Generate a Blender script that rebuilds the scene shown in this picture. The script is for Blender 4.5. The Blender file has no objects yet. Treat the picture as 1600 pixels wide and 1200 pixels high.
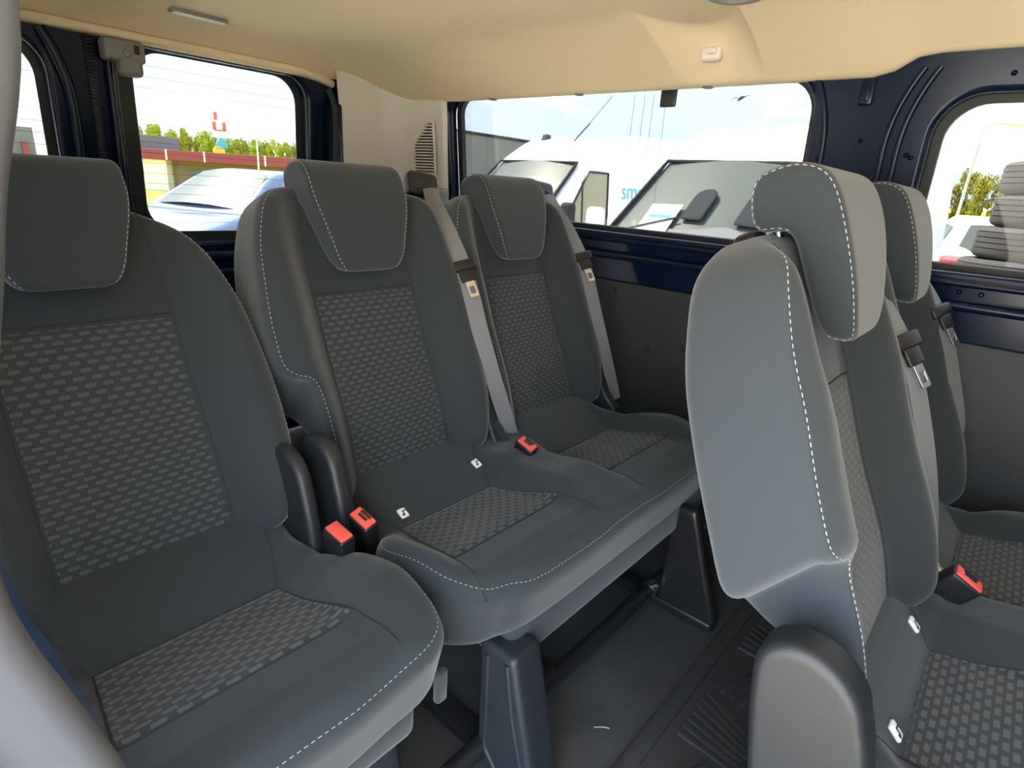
import bpy, bmesh, math, random
import numpy as np
from mathutils import Vector, Matrix

random.seed(7)
rng = np.random.default_rng(7)
scene = bpy.context.scene
COL = scene.collection

# ------------------------------------------------------------------ camera
cam_data = bpy.data.cameras.new("camera")
cam = bpy.data.objects.new("camera", cam_data)
COL.objects.link(cam)
cam_data.sensor_width = 36.0
cam_data.lens = 902.6766 / 1600.0 * 36.0
cam_data.clip_start = 0.02
cam_data.clip_end = 500
CR = Matrix(((0.74620443, -0.26117155, 0.6123466),
             (0.66267597, 0.20359322, -0.7207013),
             (0.06355706, 0.94357788, 0.32499428)))
cam.matrix_world = Matrix.Translation((0, 0, 1.05)) @ CR.to_4x4()
scene.camera = cam

# ------------------------------------------------------------------ exposure
vs = scene.view_settings
vs.view_transform = 'Standard'
vs.look = 'None'
vs.gamma = 1.0
vs.use_curve_mapping = False
vs.exposure = 1.32
scene.render.film_transparent = False

# ------------------------------------------------------------------ sky with clouds, sun
world = bpy.data.worlds.new("sky")
scene.world = world
world.use_nodes = True
wn = world.node_tree.nodes
wl = world.node_tree.links
wn.clear()
w_out = wn.new("ShaderNodeOutputWorld")
w_bg = wn.new("ShaderNodeBackground")
w_tc = wn.new("ShaderNodeTexCoord")
w_sep = wn.new("ShaderNodeSeparateXYZ")
w_ramp = wn.new("ShaderNodeValToRGB")
w_ramp.color_ramp.elements[0].position = 0.0
w_ramp.color_ramp.elements[0].color = (0.37, 0.42, 0.455, 1)
w_ramp.color_ramp.elements[1].position = 0.62
w_ramp.color_ramp.elements[1].color = (0.56, 0.78, 1.10, 1)
w_map = wn.new("ShaderNodeMapping")
w_map.inputs['Scale'].default_value = (2.2, 2.2, 5.5)
w_noise = wn.new("ShaderNodeTexNoise")
w_noise.inputs['Scale'].default_value = 2.1
w_noise.inputs['Detail'].default_value = 6
w_noise.inputs['Roughness'].default_value = 0.55
w_cr = wn.new("ShaderNodeValToRGB")
w_cr.color_ramp.elements[0].position = 0.50
w_cr.color_ramp.elements[0].color = (0, 0, 0, 1)
w_cr.color_ramp.elements[1].position = 0.62
w_cr.color_ramp.elements[1].color = (1, 1, 1, 1)
w_mix = wn.new("ShaderNodeMixRGB")
w_mix.inputs['Color2'].default_value = (0.95, 0.93, 0.88, 1)
wl.new(w_tc.outputs['Generated'], w_sep.inputs[0])
wl.new(w_sep.outputs['Z'], w_ramp.inputs['Fac'])
wl.new(w_tc.outputs['Generated'], w_map.inputs['Vector'])
wl.new(w_map.outputs[0], w_noise.inputs['Vector'])
wl.new(w_noise.outputs['Fac'], w_cr.inputs['Fac'])
wl.new(w_cr.outputs['Color'], w_mix.inputs['Fac'])
wl.new(w_ramp.outputs['Color'], w_mix.inputs['Color1'])
wl.new(w_mix.outputs[0], w_bg.inputs['Color'])
w_bg.inputs['Strength'].default_value = 4.6
wl.new(w_bg.outputs[0], w_out.inputs[0])

sun_data = bpy.data.lights.new("sun", 'SUN')
sun = bpy.data.objects.new("sun", sun_data)
COL.objects.link(sun)
sun_data.energy = 18.0
sun_data.angle = math.radians(1.5)
sun_data.color = (1.0, 0.90, 0.74)
sun_dir = Vector((0.60, 0.12, -0.80))          # the way the light travels
sun.rotation_euler = sun_dir.to_track_quat('-Z', 'Y').to_euler()

# ================================================================== materials
MATS = {}


def new_mat(name):
    m = bpy.data.materials.new(name)
    m.use_nodes = True
    return m, m.node_tree.nodes, m.node_tree.links, m.node_tree.nodes['Principled BSDF']


def plain(name, col, rough=0.5, metal=0.0, bump=0.0, bscale=300.0, var=0.0, vscale=8.0, coat=0.0, sheen=0.0, spec=0.5):
    m, n, l, b = new_mat(name)
    b.inputs['Base Color'].default_value = (*col, 1)
    b.inputs['Roughness'].default_value = rough
    b.inputs['Metallic'].default_value = metal
    b.inputs['Coat Weight'].default_value = coat
    b.inputs['Sheen Weight'].default_value = sheen
    b.inputs['Specular IOR Level'].default_value = spec
    tc = n.new("ShaderNodeTexCoord")
    if bump > 0:
        t = n.new("ShaderNodeTexNoise")
        t.inputs['Scale'].default_value = bscale
        t.inputs['Detail'].default_value = 3
        bp = n.new("ShaderNodeBump")
        bp.inputs['Strength'].default_value = bump
        bp.inputs['Distance'].default_value = 0.001
        l.new(tc.outputs['Object'], t.inputs['Vector'])
        l.new(t.outputs['Fac'], bp.inputs['Height'])
        l.new(bp.outputs[0], b.inputs['Normal'])
    if var > 0:
        t2 = n.new("ShaderNodeTexNoise")
        t2.inputs['Scale'].default_value = vscale
        t2.inputs['Detail'].default_value = 5
        mx = n.new("ShaderNodeMixRGB")
        mx.inputs['Color1'].default_value = tuple(c * (1 - var) for c in col) + (1,)
        mx.inputs['Color2'].default_value = tuple(min(1, c * (1 + var)) for c in col) + (1,)
        l.new(tc.outputs['Object'], t2.inputs['Vector'])
        l.new(t2.outputs['Fac'], mx.inputs['Fac'])
        l.new(mx.outputs[0], b.inputs['Base Color'])
    MATS[name] = m
    return m


def cloth(name, col, weave=900.0):
    """fine ribbed upholstery: crossed wave bands give the weave, sheen gives the soft edge"""
    m, n, l, b = new_mat(name)
    b.inputs['Roughness'].default_value = 0.85
    b.inputs['Sheen Weight'].default_value = 0.25
    b.inputs['Sheen Roughness'].default_value = 0.5
    b.inputs['Specular IOR Level'].default_value = 0.25
    tc = n.new("ShaderNodeTexCoord")
    t = n.new("ShaderNodeTexNoise")
    t.inputs['Scale'].default_value = weave
    t.inputs['Detail'].default_value = 2
    l.new(tc.outputs['Object'], t.inputs['Vector'])
    w = n.new("ShaderNodeTexWave")
    w.wave_type = 'BANDS'
    w.bands_direction = 'DIAGONAL'
    w.inputs['Scale'].default_value = 180
    w.inputs['Distortion'].default_value = 1.0
    l.new(tc.outputs['Object'], w.inputs['Vector'])
    add = n.new("ShaderNodeMath")
    add.operation = 'ADD'
    l.new(t.outputs['Fac'], add.inputs[0])
    l.new(w.outputs['Fac'], add.inputs[1])
    mx = n.new("ShaderNodeMixRGB")
    mx.inputs['Color1'].default_value = tuple(c * 0.78 for c in col) + (1,)
    mx.inputs['Color2'].default_value = tuple(c * 1.22 for c in col) + (1,)
    l.new(t.outputs['Fac'], mx.inputs['Fac'])
    l.new(mx.outputs[0], b.inputs['Base Color'])
    bp = n.new("ShaderNodeBump")
    bp.inputs['Strength'].default_value = 0.10
    bp.inputs['Distance'].default_value = 0.0005
    l.new(add.outputs[0], bp.inputs['Height'])
    l.new(bp.outputs[0], b.inputs['Normal'])
    MATS[name] = m
    return m


def woven(name, dark, light, fill_u=0.6, fill_v=0.52):
    """patterned insert: staggered light dashes on a dark ground, in UV cells"""
    m, n, l, b = new_mat(name)
    b.inputs['Roughness'].default_value = 0.8
    b.inputs['Sheen Weight'].default_value = 0.2
    b.inputs['Specular IOR Level'].default_value = 0.3
    uv = n.new("ShaderNodeTexCoord")
    sep = n.new("ShaderNodeSeparateXYZ")
    l.new(uv.outputs['UV'], sep.inputs[0])

    def math_(op, a, c):
        k = n.new("ShaderNodeMath")
        k.operation = op
        for i, v in enumerate((a, c)):
            if v is None:
                continue
            if isinstance(v, (int, float)):
                k.inputs[i].default_value = v
            else:
                l.new(v, k.inputs[i])
        return k.outputs[0]
    v = sep.outputs['Y']
    row = math_('FLOOR', v, None)
    odd = math_('MODULO', row, 2.0)
    u2 = math_('ADD', sep.outputs['X'], math_('MULTIPLY', odd, 0.5))
    fu = math_('FRACT', u2, None)
    fv = math_('FRACT', v, None)
    mask = math_('MULTIPLY', math_('LESS_THAN', fu, fill_u), math_('LESS_THAN', fv, fill_v))
    # fine hatching inside each dash
    hat = math_('GREATER_THAN', math_('FRACT', math_('MULTIPLY', u2, 14.0), None), 0.35)
    hat2 = math_('ADD', math_('MULTIPLY', hat, 0.45), 0.55)
    # thin vertical ribs of the ground weave
    rib = math_('LESS_THAN', math_('FRACT', math_('MULTIPLY', u2, 2.0), None), 0.08)
    mx = n.new("ShaderNodeMixRGB")
    mx.inputs['Color1'].default_value = (*dark, 1)
    mx.inputs['Color2'].default_value = (*light, 1)
    l.new(math_('MULTIPLY', mask, hat2), mx.inputs['Fac'])
    mx2 = n.new("ShaderNodeMixRGB")
    mx2.inputs['Color2'].default_value = tuple(c * 0.5 for c in dark) + (1,)
    l.new(mx.outputs[0], mx2.inputs['Color1'])
    l.new(math_('MULTIPLY', rib, math_('SUBTRACT', 1.0, mask)), mx2.inputs['Fac'])
    l.new(mx2.outputs[0], b.inputs['Base Color'])
    bp = n.new("ShaderNodeBump")
    bp.inputs['Strength'].default_value = 0.5
    bp.inputs['Distance'].default_value = 0.0012
    l.new(mask, bp.inputs['Height'])
    l.new(bp.outputs[0], b.inputs['Normal'])
    MATS[name] = m
    return m


def glass(name, tint, refl=0.03):
    m, n, l, b = new_mat(name)
    n.remove(b)
    out = n['Material Output']
    tr = n.new("ShaderNodeBsdfTransparent")
    tr.inputs['Color'].default_value = (*tint, 1)
    gl = n.new("ShaderNodeBsdfGlossy")
    gl.inputs['Roughness'].default_value = 0.02
    gl.inputs['Color'].default_value = (1, 1, 1, 1)
    fr = n.new("ShaderNodeFresnel")
    fr.inputs['IOR'].default_value = 1.35
    mul = n.new("ShaderNodeMath")
    mul.operation = 'MULTIPLY'
    mul.inputs[1].default_value = refl / 0.05
    l.new(fr.outputs[0], mul.inputs[0])
    mx = n.new("ShaderNodeMixShader")
    l.new(mul.outputs[0], mx.inputs['Fac'])
    l.new(tr.outputs[0], mx.inputs[1])
    l.new(gl.outputs[0], mx.inputs[2])
    l.new(mx.outputs[0], out.inputs['Surface'])
    MATS[name] = m
    return m


M_CLOTH = cloth("charcoal upholstery cloth", (0.0250, 0.0320, 0.0370))
M_CLOTH2 = cloth("blue grey side cloth", (0.034, 0.042, 0.050), 1100)
M_WOVEN = woven("woven dash fabric on backrests", (0.027, 0.033, 0.0365), (0.066, 0.073, 0.077))
M_WOVEN2 = woven("woven dash fabric on cushions", (0.025, 0.029, 0.0325), (0.084, 0.090, 0.094), 0.62, 0.62)
M_STITCH = plain("pale grey thread", (0.38, 0.39, 0.39), 0.8)
M_SEAM = plain("dark seam thread", (0.02, 0.022, 0.023), 0.9)
M_PLASTIC = plain("dark grained plastic", (0.015, 0.017, 0.0195), 0.45, bump=0.25, bscale=700)
M_PLASTIC2 = plain("blue grey grained plastic", (0.017, 0.0205, 0.0265), 0.5, bump=0.2, bscale=600)
M_BLACK = plain("black plastic", (0.012, 0.012, 0.013), 0.35)
M_STEEL = plain("black painted steel", (0.016, 0.016, 0.017), 0.3)
M_CHROME = plain("bright metal", (0.75, 0.76, 0.78), 0.22, 1.0)
M_RED = plain("red button plastic", (0.78, 0.10, 0.075), 0.4)
M_BELT = plain("grey belt webbing", (0.17, 0.175, 0.19), 0.5, bump=0.3, bscale=900)
M_NAVY = plain("dark blue body paint", (0.003, 0.009, 0.028), 0.22, spec=0.30)
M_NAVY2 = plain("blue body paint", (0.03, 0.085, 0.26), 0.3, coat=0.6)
M_RUBBER = plain("black rubber", (0.016, 0.016, 0.017), 0.6, bump=0.3, bscale=500)
M_HEAD = plain("beige headliner felt", (0.86, 0.71, 0.475), 0.95, bump=0.35, bscale=500, var=0.05, vscale=120)
M_TRIM = plain("light grey beige plastic trim", (0.80, 0.755, 0.665), 0.55, bump=0.15, bscale=700)
M_TRIMD = plain("grey plastic trim", (0.24, 0.235, 0.215), 0.5, bump=0.15, bscale=700)
M_PANEL = plain("dark grey wall lining", (0.022, 0.0245, 0.026), 0.6, bump=0.35, bscale=350)
M_FLOOR = plain("black floor covering", (0.052, 0.052, 0.052), 0.62, bump=0.5, bscale=420, var=0.45, vscale=9)
M_MAT = plain("black ribbed rubber mat", (0.042, 0.042, 0.043), 0.38, bump=0.2, bscale=300)
M_PILLAR = plain("silver grey door pillar trim", (0.17, 0.178, 0.205), 0.5)
M_SILVER = plain("silver card tag", (0.85, 0.86, 0.87), 0.35)
M_GLASS = glass("tinted window glass", (0.44, 0.445, 0.44))
M_GLASS3 = glass("clear windscreen glass", (0.7, 0.72, 0.7))
M_GLASS2 = glass("clear heated glass", (0.50, 0.51, 0.50))
M_FRIT = plain("black glass border print", (0.030, 0.038, 0.034), 0.3)
M_WIRE = plain("thin heater wire", (0.10, 0.07, 0.05), 0.6)
M_LAMP = plain("white lamp lens", (0.85, 0.84, 0.80), 0.3)
# outside
M_WHITE = plain("white vehicle paint", (0.86, 0.86, 0.86), 0.3, coat=0.5)
M_BLUECAR = plain("grey blue vehicle paint", (0.08, 0.11, 0.19), 0.35, coat=0.5)
M_GREYCAR = plain("grey vehicle paint", (0.22, 0.23, 0.25), 0.35, coat=0.4)
M_CARGLASS = plain("vehicle window glass", (0.085, 0.092, 0.078), 0.25, spec=0.25)
M_CARGLASS2 = plain("olive tinted side glass", (0.21, 0.20, 0.12), 0.15)
M_CARDARK = plain("dark vehicle cabin plastic", (0.03, 0.032, 0.035), 0.7, spec=0.08)
M_LENS = plain("headlamp lens", (0.75, 0.77, 0.78), 0.15)
M_TAIL = plain("red tail lamp", (0.55, 0.05, 0.05), 0.25)
M_TIRE = plain("dusty tyre rubber", (0.060, 0.056, 0.050), 0.85, bump=0.4, bscale=60, var=0.25, vscale=4)
M_GRAVEL = plain("pale sandy gravel", (0.56, 0.50, 0.41), 0.95, bump=0.5, bscale=60, var=0.2, vscale=2)
M_GRASS = plain("yellow green grass", (0.40, 0.38, 0.03), 0.95, var=0.35, vscale=0.6)
M_WALLW = plain("white plaster", (0.85, 0.80, 0.70), 0.85)
M_RED2 = plain("dark red fascia", (0.25, 0.045, 0.05), 0.7)
M_GREYB = plain("grey cladding", (0.15, 0.15, 0.15), 0.8)
M_BROWN = plain("brown timber wall", (0.22, 0.17, 0.10), 0.85)
M_LEAF = plain("spring green leaves", (0.34, 0.38, 0.012), 0.9, var=0.5, vscale=1.3)
M_LEAF2 = plain("olive green leaves", (0.27, 0.25, 0.015), 0.9, var=0.5, vscale=1.3)
M_BARK = plain("brown bark", (0.16, 0.11, 0.07), 0.9)
M_GALV = plain("galvanised pole", (0.55, 0.56, 0.55), 0.5)
M_PAPER = plain("white paper", (0.88, 0.88, 0.80), 0.8)
M_PBLUE = plain("printed blue", (0.05, 0.35, 0.55), 0.7)
M_PORANGE = plain("printed orange", (0.85, 0.38, 0.04), 0.7)
M_PGREY = plain("printed grey", (0.35, 0.36, 0.36), 0.7)
M_BIRD = plain("dark feathers", (0.04, 0.035, 0.03), 0.9)
M_SCARLET = plain("red mast paint", (0.7, 0.10, 0.08), 0.6)
M_CYAN = plain("blue drum cover", (0.06, 0.32, 0.55), 0.6)


# ================================================================== object helpers
WLOC = {}


def link(o, parent=None):
    COL.objects.link(o)
    if parent is not None:
        o.parent = parent
    return o


def props(o, label=None, cat=None, group=None, kind=None):
    if label:
        o["label"] = label
    if cat:
        o["category"] = cat
    if group:
        o["group"] = group
    if kind:
        o["kind"] = kind
    return o


def thing(name, label, cat, loc, group=None, kind=None):
    o = bpy.data.objects.new(name, None)
    o.empty_display_size = 0.1
    o.location = loc
    COL.objects.link(o)
    WLOC[o.name] = np.array(loc, float)
    return props(o, label, cat, group, kind)


def mesh(name, V, F, mat, parent=None, uv=None, smooth=True, loc=None, label=None):
    """V in world coordinates; the object's origin is loc (default its parent's place, else the mean)"""
    V = np.asarray(V, float)
    pl = WLOC[parent.name] if parent is not None else np.zeros(3)
    if loc is None:
        loc = pl if parent is not None else np.zeros(3)
    loc = np.array(loc, float)
    me = bpy.data.meshes.new(name)
    me.from_pydata([tuple(p) for p in (V - loc)], [], [tuple(int(i) for i in f) for f in F])
    me.validate()
    bm = bmesh.new()
    bm.from_mesh(me)
    bmesh.ops.recalc_face_normals(bm, faces=bm.faces)
    bm.to_mesh(me)
    bm.free()
    if uv is not None:
        lay = me.uv_layers.new(name="uv")
        for lp in me.loops:
            lay.data[lp.index].uv = uv[lp.vertex_index]
    if smooth:
        me.polygons.foreach_set("use_smooth", [True] * len(me.polygons))
    me.materials.append(mat)
    o = bpy.data.objects.new(name, me)
    link(o, parent)
    o.location = loc - pl
    WLOC[o.name] = loc
    if smooth:
        me.update()
        try:
            me.set_sharp_from_angle(angle=math.radians(smooth if smooth is not True else 50))
        except Exception:
            pass
    if label:
        o["label"] = label
    return o


def join(*parts):
    V, F, off = [], [], 0
    for v, f in parts:
        v = np.asarray(v, float)
        V.append(v)
        F += [tuple(i + off for i in q) for q in f]
        off += len(v)
    return np.concatenate(V), F


def box(c, s, rot=None, bev=0.0):
    """bevelled box: centre, full size, optional 3x3 rotation"""
    bm = bmesh.new()
    bmesh.ops.create_cube(bm, size=1)
    for v in bm.verts:
        v.co = Vector((v.co.x * s[0], v.co.y * s[1], v.co.z * s[2]))
    if bev > 0:
        bmesh.ops.bevel(bm, geom=bm.edges[:], offset=bev, segments=3, affect='EDGES', profile=0.5)
    bm.verts.index_update()
    V = np.array([v.co[:] for v in bm.verts])
    F = [tuple(v.index for v in f.verts) for f in bm.faces]
    bm.free()
    if rot is not None:
        V = V @ np.asarray(rot).T
    return V + np.asarray(c, float), F


def frame_from(d, up=(0, 0, 1)):
    d = np.asarray(d, float)
    d = d / np.linalg.norm(d)
    up = np.asarray(up, float)
    if abs(d @ up) > 0.98 * np.linalg.norm(up):
        up = np.array([1.0, 0, 0])
    s = np.cross(d, up)
    s /= np.linalg.norm(s)
    u = np.cross(s, d)
    return d, s, u


def smooth_path(P, n=8, closed=False):
    """Catmull-Rom through the points"""
    P = np.asarray(P, float)
    out = []
    N = len(P)
    rngi = range(N) if closed else range(N - 1)
    for i in rngi:
        if closed:
            p0, p1, p2, p3 = P[(i - 1) % N], P[i], P[(i + 1) % N], P[(i + 2) % N]
        else:
            p1, p2 = P[i], P[i + 1]
            p0 = P[i - 1] if i > 0 else 2 * p1 - p2
            p3 = P[i + 2] if i + 2 < N else 2 * p2 - p1
        for k in range(n):
            t = k / n
            out.append(0.5 * ((2 * p1) + (-p0 + p2) * t + (2 * p0 - 5 * p1 + 4 * p2 - p3) * t * t
                              + (-p0 + 3 * p1 - 3 * p2 + p3) * t ** 3))
    if not closed:
        out.append(P[-1])
    return np.array(out)


def sweep(P, prof, up=(0, 0, 1), closed=False, scale=None):
    """sweep a closed 2D profile (side, up) along points P"""
    P = np.asarray(P, float)
    prof = np.asarray(prof, float)
    n, k = len(P), len(prof)
    V = []
    ups = np.asarray(up, float)
    for i in range(n):
        if closed:
            d = P[(i + 1) % n] - P[i - 1]
        else:
            d = P[min(i + 1, n - 1)] - P[max(i - 1, 0)]
        uu = ups[i] if ups.ndim == 2 else ups
        d, s, u = frame_from(d, uu)
        sc = 1.0 if scale is None else scale[i]
        for a, b in prof:
            V.append(P[i] + s * a * sc + u * b * sc)
    F = []
    m = n if closed else n - 1
    for i in range(m):
        for j in range(k):
            a, b = i * k + j, i * k + (j + 1) % k
            c, d = ((i + 1) % n) * k + (j + 1) % k, ((i + 1) % n) * k + j
            F.append((a, b, c, d))
    if not closed:
        F.append(tuple(range(k - 1, -1, -1)))
        F.append(tuple((n - 1) * k + j for j in range(k)))
    return np.array(V), F


def circ(r, n=10, sx=1.0):
    return [(r * sx * math.cos(2 * math.pi * i / n), r * math.sin(2 * math.pi * i / n)) for i in range(n)]


def tube(P, r, n=10, closed=False, scale=None):
    P = np.asarray(P, float)
    D = P[-1] - P[0]
    if closed or abs(D[2]) < 0.7 * np.linalg.norm(D):
        up = (0, 0, 1)
    else:
        up = (0.31, 0.95, 0.05)
    return sweep(P, circ(r, n), up=up, closed=closed, scale=scale)


def dashes(P, length=0.0058, gap=0.0030, r=0.00062, nrm=None):
    """stitching: a row of small lozenges along a path"""
    P = np.asarray(P, float)
    seg = np.linalg.norm(np.diff(P, axis=0), axis=1)
    s = np.concatenate([[0], np.cumsum(seg)])
    tot = s[-1]
    parts = []
    q = 0.0

    def at(x):
        return np.array([np.interp(x, s, P[:, k]) for k in range(3)])
    while q + length < tot:
        a, b = at(q), at(q + length)
        m = (a + b) / 2
        d, sd, u = frame_from(b - a)
        L = length / 2
        V = [m - d * L, m + d * L]
        for t in (-0.6, 0.6):
            V += [m + d * L * t + sd * r, m + d * L * t + u * r, m + d * L * t - sd * r, m + d * L * t - u * r]
        F = []
        for j in range(4):
            j2 = (j + 1) % 4
            F += [(0, 2 + j2, 2 + j), (1, 6 + j, 6 + j2), (2 + j, 2 + j2, 6 + j2, 6 + j)]
        parts.append((V, F))
        q += length + gap
    return join(*parts)


def revolve(prof, c, axis='z', n=24):
    prof = np.asarray(prof, float)
    V, F = [], []
    k = len(prof)
    for i in range(n):
        a = 2 * math.pi * i / n
        for r, z in prof:
            p = (r * math.cos(a), r * math.sin(a), z)
            if axis == 'y':
                p = (p[0], p[2], p[1])
            elif axis == 'x':
                p = (p[2], p[0], p[1])
            V.append(p)
    for i in range(n):
        for j in range(k - 1):
            F.append((i * k + j, ((i + 1) % n) * k + j, ((i + 1) % n) * k + j + 1, i * k + j + 1))
    if prof[0][0] > 1e-6:
        F.append(tuple(i * k for i in range(n)))
    if prof[-1][0] > 1e-6:
        F.append(tuple(i * k + k - 1 for i in range(n)))
    return np.array(V) + np.asarray(c, float), F


class Pad:
    """A padded slab: closed outline in (u,v), a front height field, a back, and rounded rims."""

    def __init__(self, outline, front, back, R, Rb=None, centre=None, n=140, smooth_n=8, poly=False):
        self.P = np.asarray(outline, float) if poly else smooth_path(outline, smooth_n, True)
        L = np.concatenate([[0], np.cumsum(np.linalg.norm(np.diff(np.vstack([self.P, self.P[:1]]), axis=0), axis=1))])
        t = np.linspace(0, L[-1], n, endpoint=False)
        Q = np.vstack([self.P, self.P[:1]])
        self.P = np.stack([np.interp(t, L, Q[:, 0]), np.interp(t, L, Q[:, 1])], 1)
        self.front, self.back, self.R, self.Rb = front, back, R, (R if Rb is None else Rb)
        self.c = np.mean(self.P, 0) if centre is None else np.asarray(centre, float)
        self.area = 0.5 * np.sum(self.P[:, 0] * np.roll(self.P[:, 1], -1) - np.roll(self.P[:, 0], -1) * self.P[:, 1])

    def dist(self, u, v):
        pts = np.stack([np.ravel(u), np.ravel(v)], 1)
        A = self.P
        B = np.roll(A, -1, 0)
        D = B - A
        w = pts[:, None, :] - A[None]
        t = np.clip((w * D).sum(2) / (D * D).sum(1), 0, 1)
        d = np.linalg.norm(w - t[..., None] * D, axis=2).min(1)
        return d.reshape(np.shape(u))

    def rim(self, d, R):
        x = np.clip((R - d) / R, 0, 1)
        return R * (1 - np.sqrt(np.maximum(0, 1 - x * x)))

    def top(self, u, v):
        u, v = np.asarray(u, float), np.asarray(v, float)
        return self.front(u, v) - self.rim(self.dist(u, v), self.R)

    def inset(self, d):
        A = self.P
        T = np.roll(A, -1, 0) - np.roll(A, 1, 0)
        N = np.stack([-T[:, 1], T[:, 0]], 1)
        N /= np.linalg.norm(N, axis=1)[:, None]
        if self.area < 0:
            N = -N
        return A + N * d

    def build(self, fmap, rings=30, bands=5):
        rho = 1 - np.linspace(0, 1, rings) ** 1.7         # 1 at the rim .. 0 in the middle
        rho = rho[:-1]
        n = len(self.P)
        V, F = [], []

        def ringset(h, sign):
            start = len(V)
            for r in rho:
                q = self.c + (self.P - self.c) * r
                d = self.dist(q[:, 0], q[:, 1]) if r < 1 else np.zeros(n)
                w = self.front(q[:, 0], q[:, 1]) - self.rim(d, self.R) if sign > 0 else \
                    self.back(q[:, 0], q[:, 1]) + self.rim(d, self.Rb)
                for k in range(n):
                    V.append((q[k, 0], q[k, 1], w[k]))
            cc = np.array([self.c])
            d = self.dist(cc[:, 0], cc[:, 1])
            w = (self.front(cc[:, 0], cc[:, 1]) - self.rim(d, self.R)) if sign > 0 else \
                (self.back(cc[:, 0], cc[:, 1]) + self.rim(d, self.Rb))
            V.append((self.c[0], self.c[1], float(w[0])))
            ci = len(V) - 1
            m = len(rho)
            for i in range(m - 1):
                for k in range(n):
                    k2 = (k + 1) % n
                    F.append((start + i * n + k, start + i * n + k2, start + (i + 1) * n + k2, start + (i + 1) * n + k))
            for k in range(n):
                F.append((start + (m - 1) * n + k, start + (m - 1) * n + (k + 1) % n, ci))
            return start
        a = ringset(None, 1)
        b = ringset(None, -1)
        prev = a
        for j in range(1, bands):
            t = j / bands
            st = len(V)
            for k in range(n):
                w = V[a + k][2] * (1 - t) + V[b + k][2] * t
                V.append((V[a + k][0], V[a + k][1], w))
            for k in range(n):
                F.append((prev + k, st + k, st + (k + 1) % n, prev + (k + 1) % n))
            prev = st
        for k in range(n):
            F.append((prev + k, b + k, b + (k + 1) % n, prev + (k + 1) % n))
        V = np.array(V)
        return fmap(V[:, 0], V[:, 1], V[:, 2]), F


def sstep(x):
    x = np.clip(x, 0, 1)
    return x * x * (3 - 2 * x)


def rrect(x0, x1, y0, y1, r, n=8):
    """rounded rectangle, r one radius or four (x0y0, x1y0, x1y1, x0y1)"""
    if not hasattr(r, '__len__'):
        r = (r,) * 4
    out = []
    for (cx, cy, a0, rr) in ((x0 + r[0], y0 + r[0], 180, r[0]), (x1 - r[1], y0 + r[1], 270, r[1]),
                             (x1 - r[2], y1 - r[2], 0, r[2]), (x0 + r[3], y1 - r[3], 90, r[3])):
        for i in range(n + 1):
            a = math.radians(a0 + 90 * i / n)
            out.append((cx + rr * math.cos(a), cy + rr * math.sin(a)))
    return np.array(out)


def grid_patch(us, vs, f):
    U, Vv = np.meshgrid(us, vs)
    P = f(U.ravel(), Vv.ravel())
    nu, nv = len(us), len(vs)
    F = [(j * nu + i, j * nu + i + 1, (j + 1) * nu + i + 1, (j + 1) * nu + i) for j in range(nv - 1) for i in range(nu - 1)]
    return P, F, U.ravel(), Vv.ravel()


def plate_with_holes(outer, holes, thick, bev, fmap):
    """flat plate with rounded openings; fmap(u, v, w) -> world"""
    cu = bpy.data.curves.new("tmp", 'CURVE')
    cu.dimensions = '2D'
    cu.fill_mode = 'BOTH'
    cu.extrude = thick / 2 - bev
    cu.bevel_depth = bev
    cu.bevel_resolution = 2
    for loop in [outer] + list(holes):
        sp = cu.splines.new('POLY')
        sp.points.add(len(loop) - 1)
        for p, q in zip(sp.points, loop):
            p.co = (q[0], q[1], 0, 1)
        sp.use_cyclic_u = True
    o = bpy.data.objects.new("tmp", cu)
    COL.objects.link(o)
    dg = bpy.context.evaluated_depsgraph_get()
    me = bpy.data.meshes.new_from_object(o.evaluated_get(dg))
    V = np.array([v.co[:] for v in me.vertices])
    F = [tuple(p.vertices) for p in me.polygons]
    bpy.data.objects.remove(o)
    bpy.data.curves.remove(cu)
    bpy.data.meshes.remove(me)
    return fmap(V[:, 0], V[:, 1], V[:, 2]), F


def text_mesh(s, size, fmap, extrude=0.002):
    cu = bpy.data.curves.new("tmp", 'FONT')
    cu.body = s
    cu.size = size
    cu.extrude = extrude
    o = bpy.data.objects.new("tmp", cu)
    COL.objects.link(o)
    dg = bpy.context.evaluated_depsgraph_get()
    me = bpy.data.meshes.new_from_object(o.evaluated_get(dg))
    V = np.array([v.co[:] for v in me.vertices])
    F = [tuple(p.vertices) for p in me.polygons]
    bpy.data.objects.remove(o)
    bpy.data.curves.remove(cu)
    bpy.data.meshes.remove(me)
    return fmap(V[:, 0], V[:, 1], V[:, 2]), F


# ================================================================== the van's shell
def ywall(z):
    return 1.665 - 0.10 * (z - 0.85)


def xrear(z):
    return -2.10 + 0.06 * (z - 0.90)


def wmap(off):
    return lambda u, v, w: np.stack([u, ywall(v) + off + w, v], 1)


def rmap(off):
    return lambda u, v, w: np.stack([xrear(v) - off + w, u, v], 1)


def S(o, label=None):
    o["kind"] = "structure"
    if label:
        o["label"] = label
    return o


FLOOR_X0, FLOOR_X1 = -2.24, 1.95
# floor
V, F = box(((FLOOR_X0 + FLOOR_X1) / 2, 0.76, -0.02), (FLOOR_X1 - FLOOR_X0, 1.95, 0.04), bev=0.004)
S(mesh("floor", V, F, M_FLOOR, smooth=False))

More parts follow.
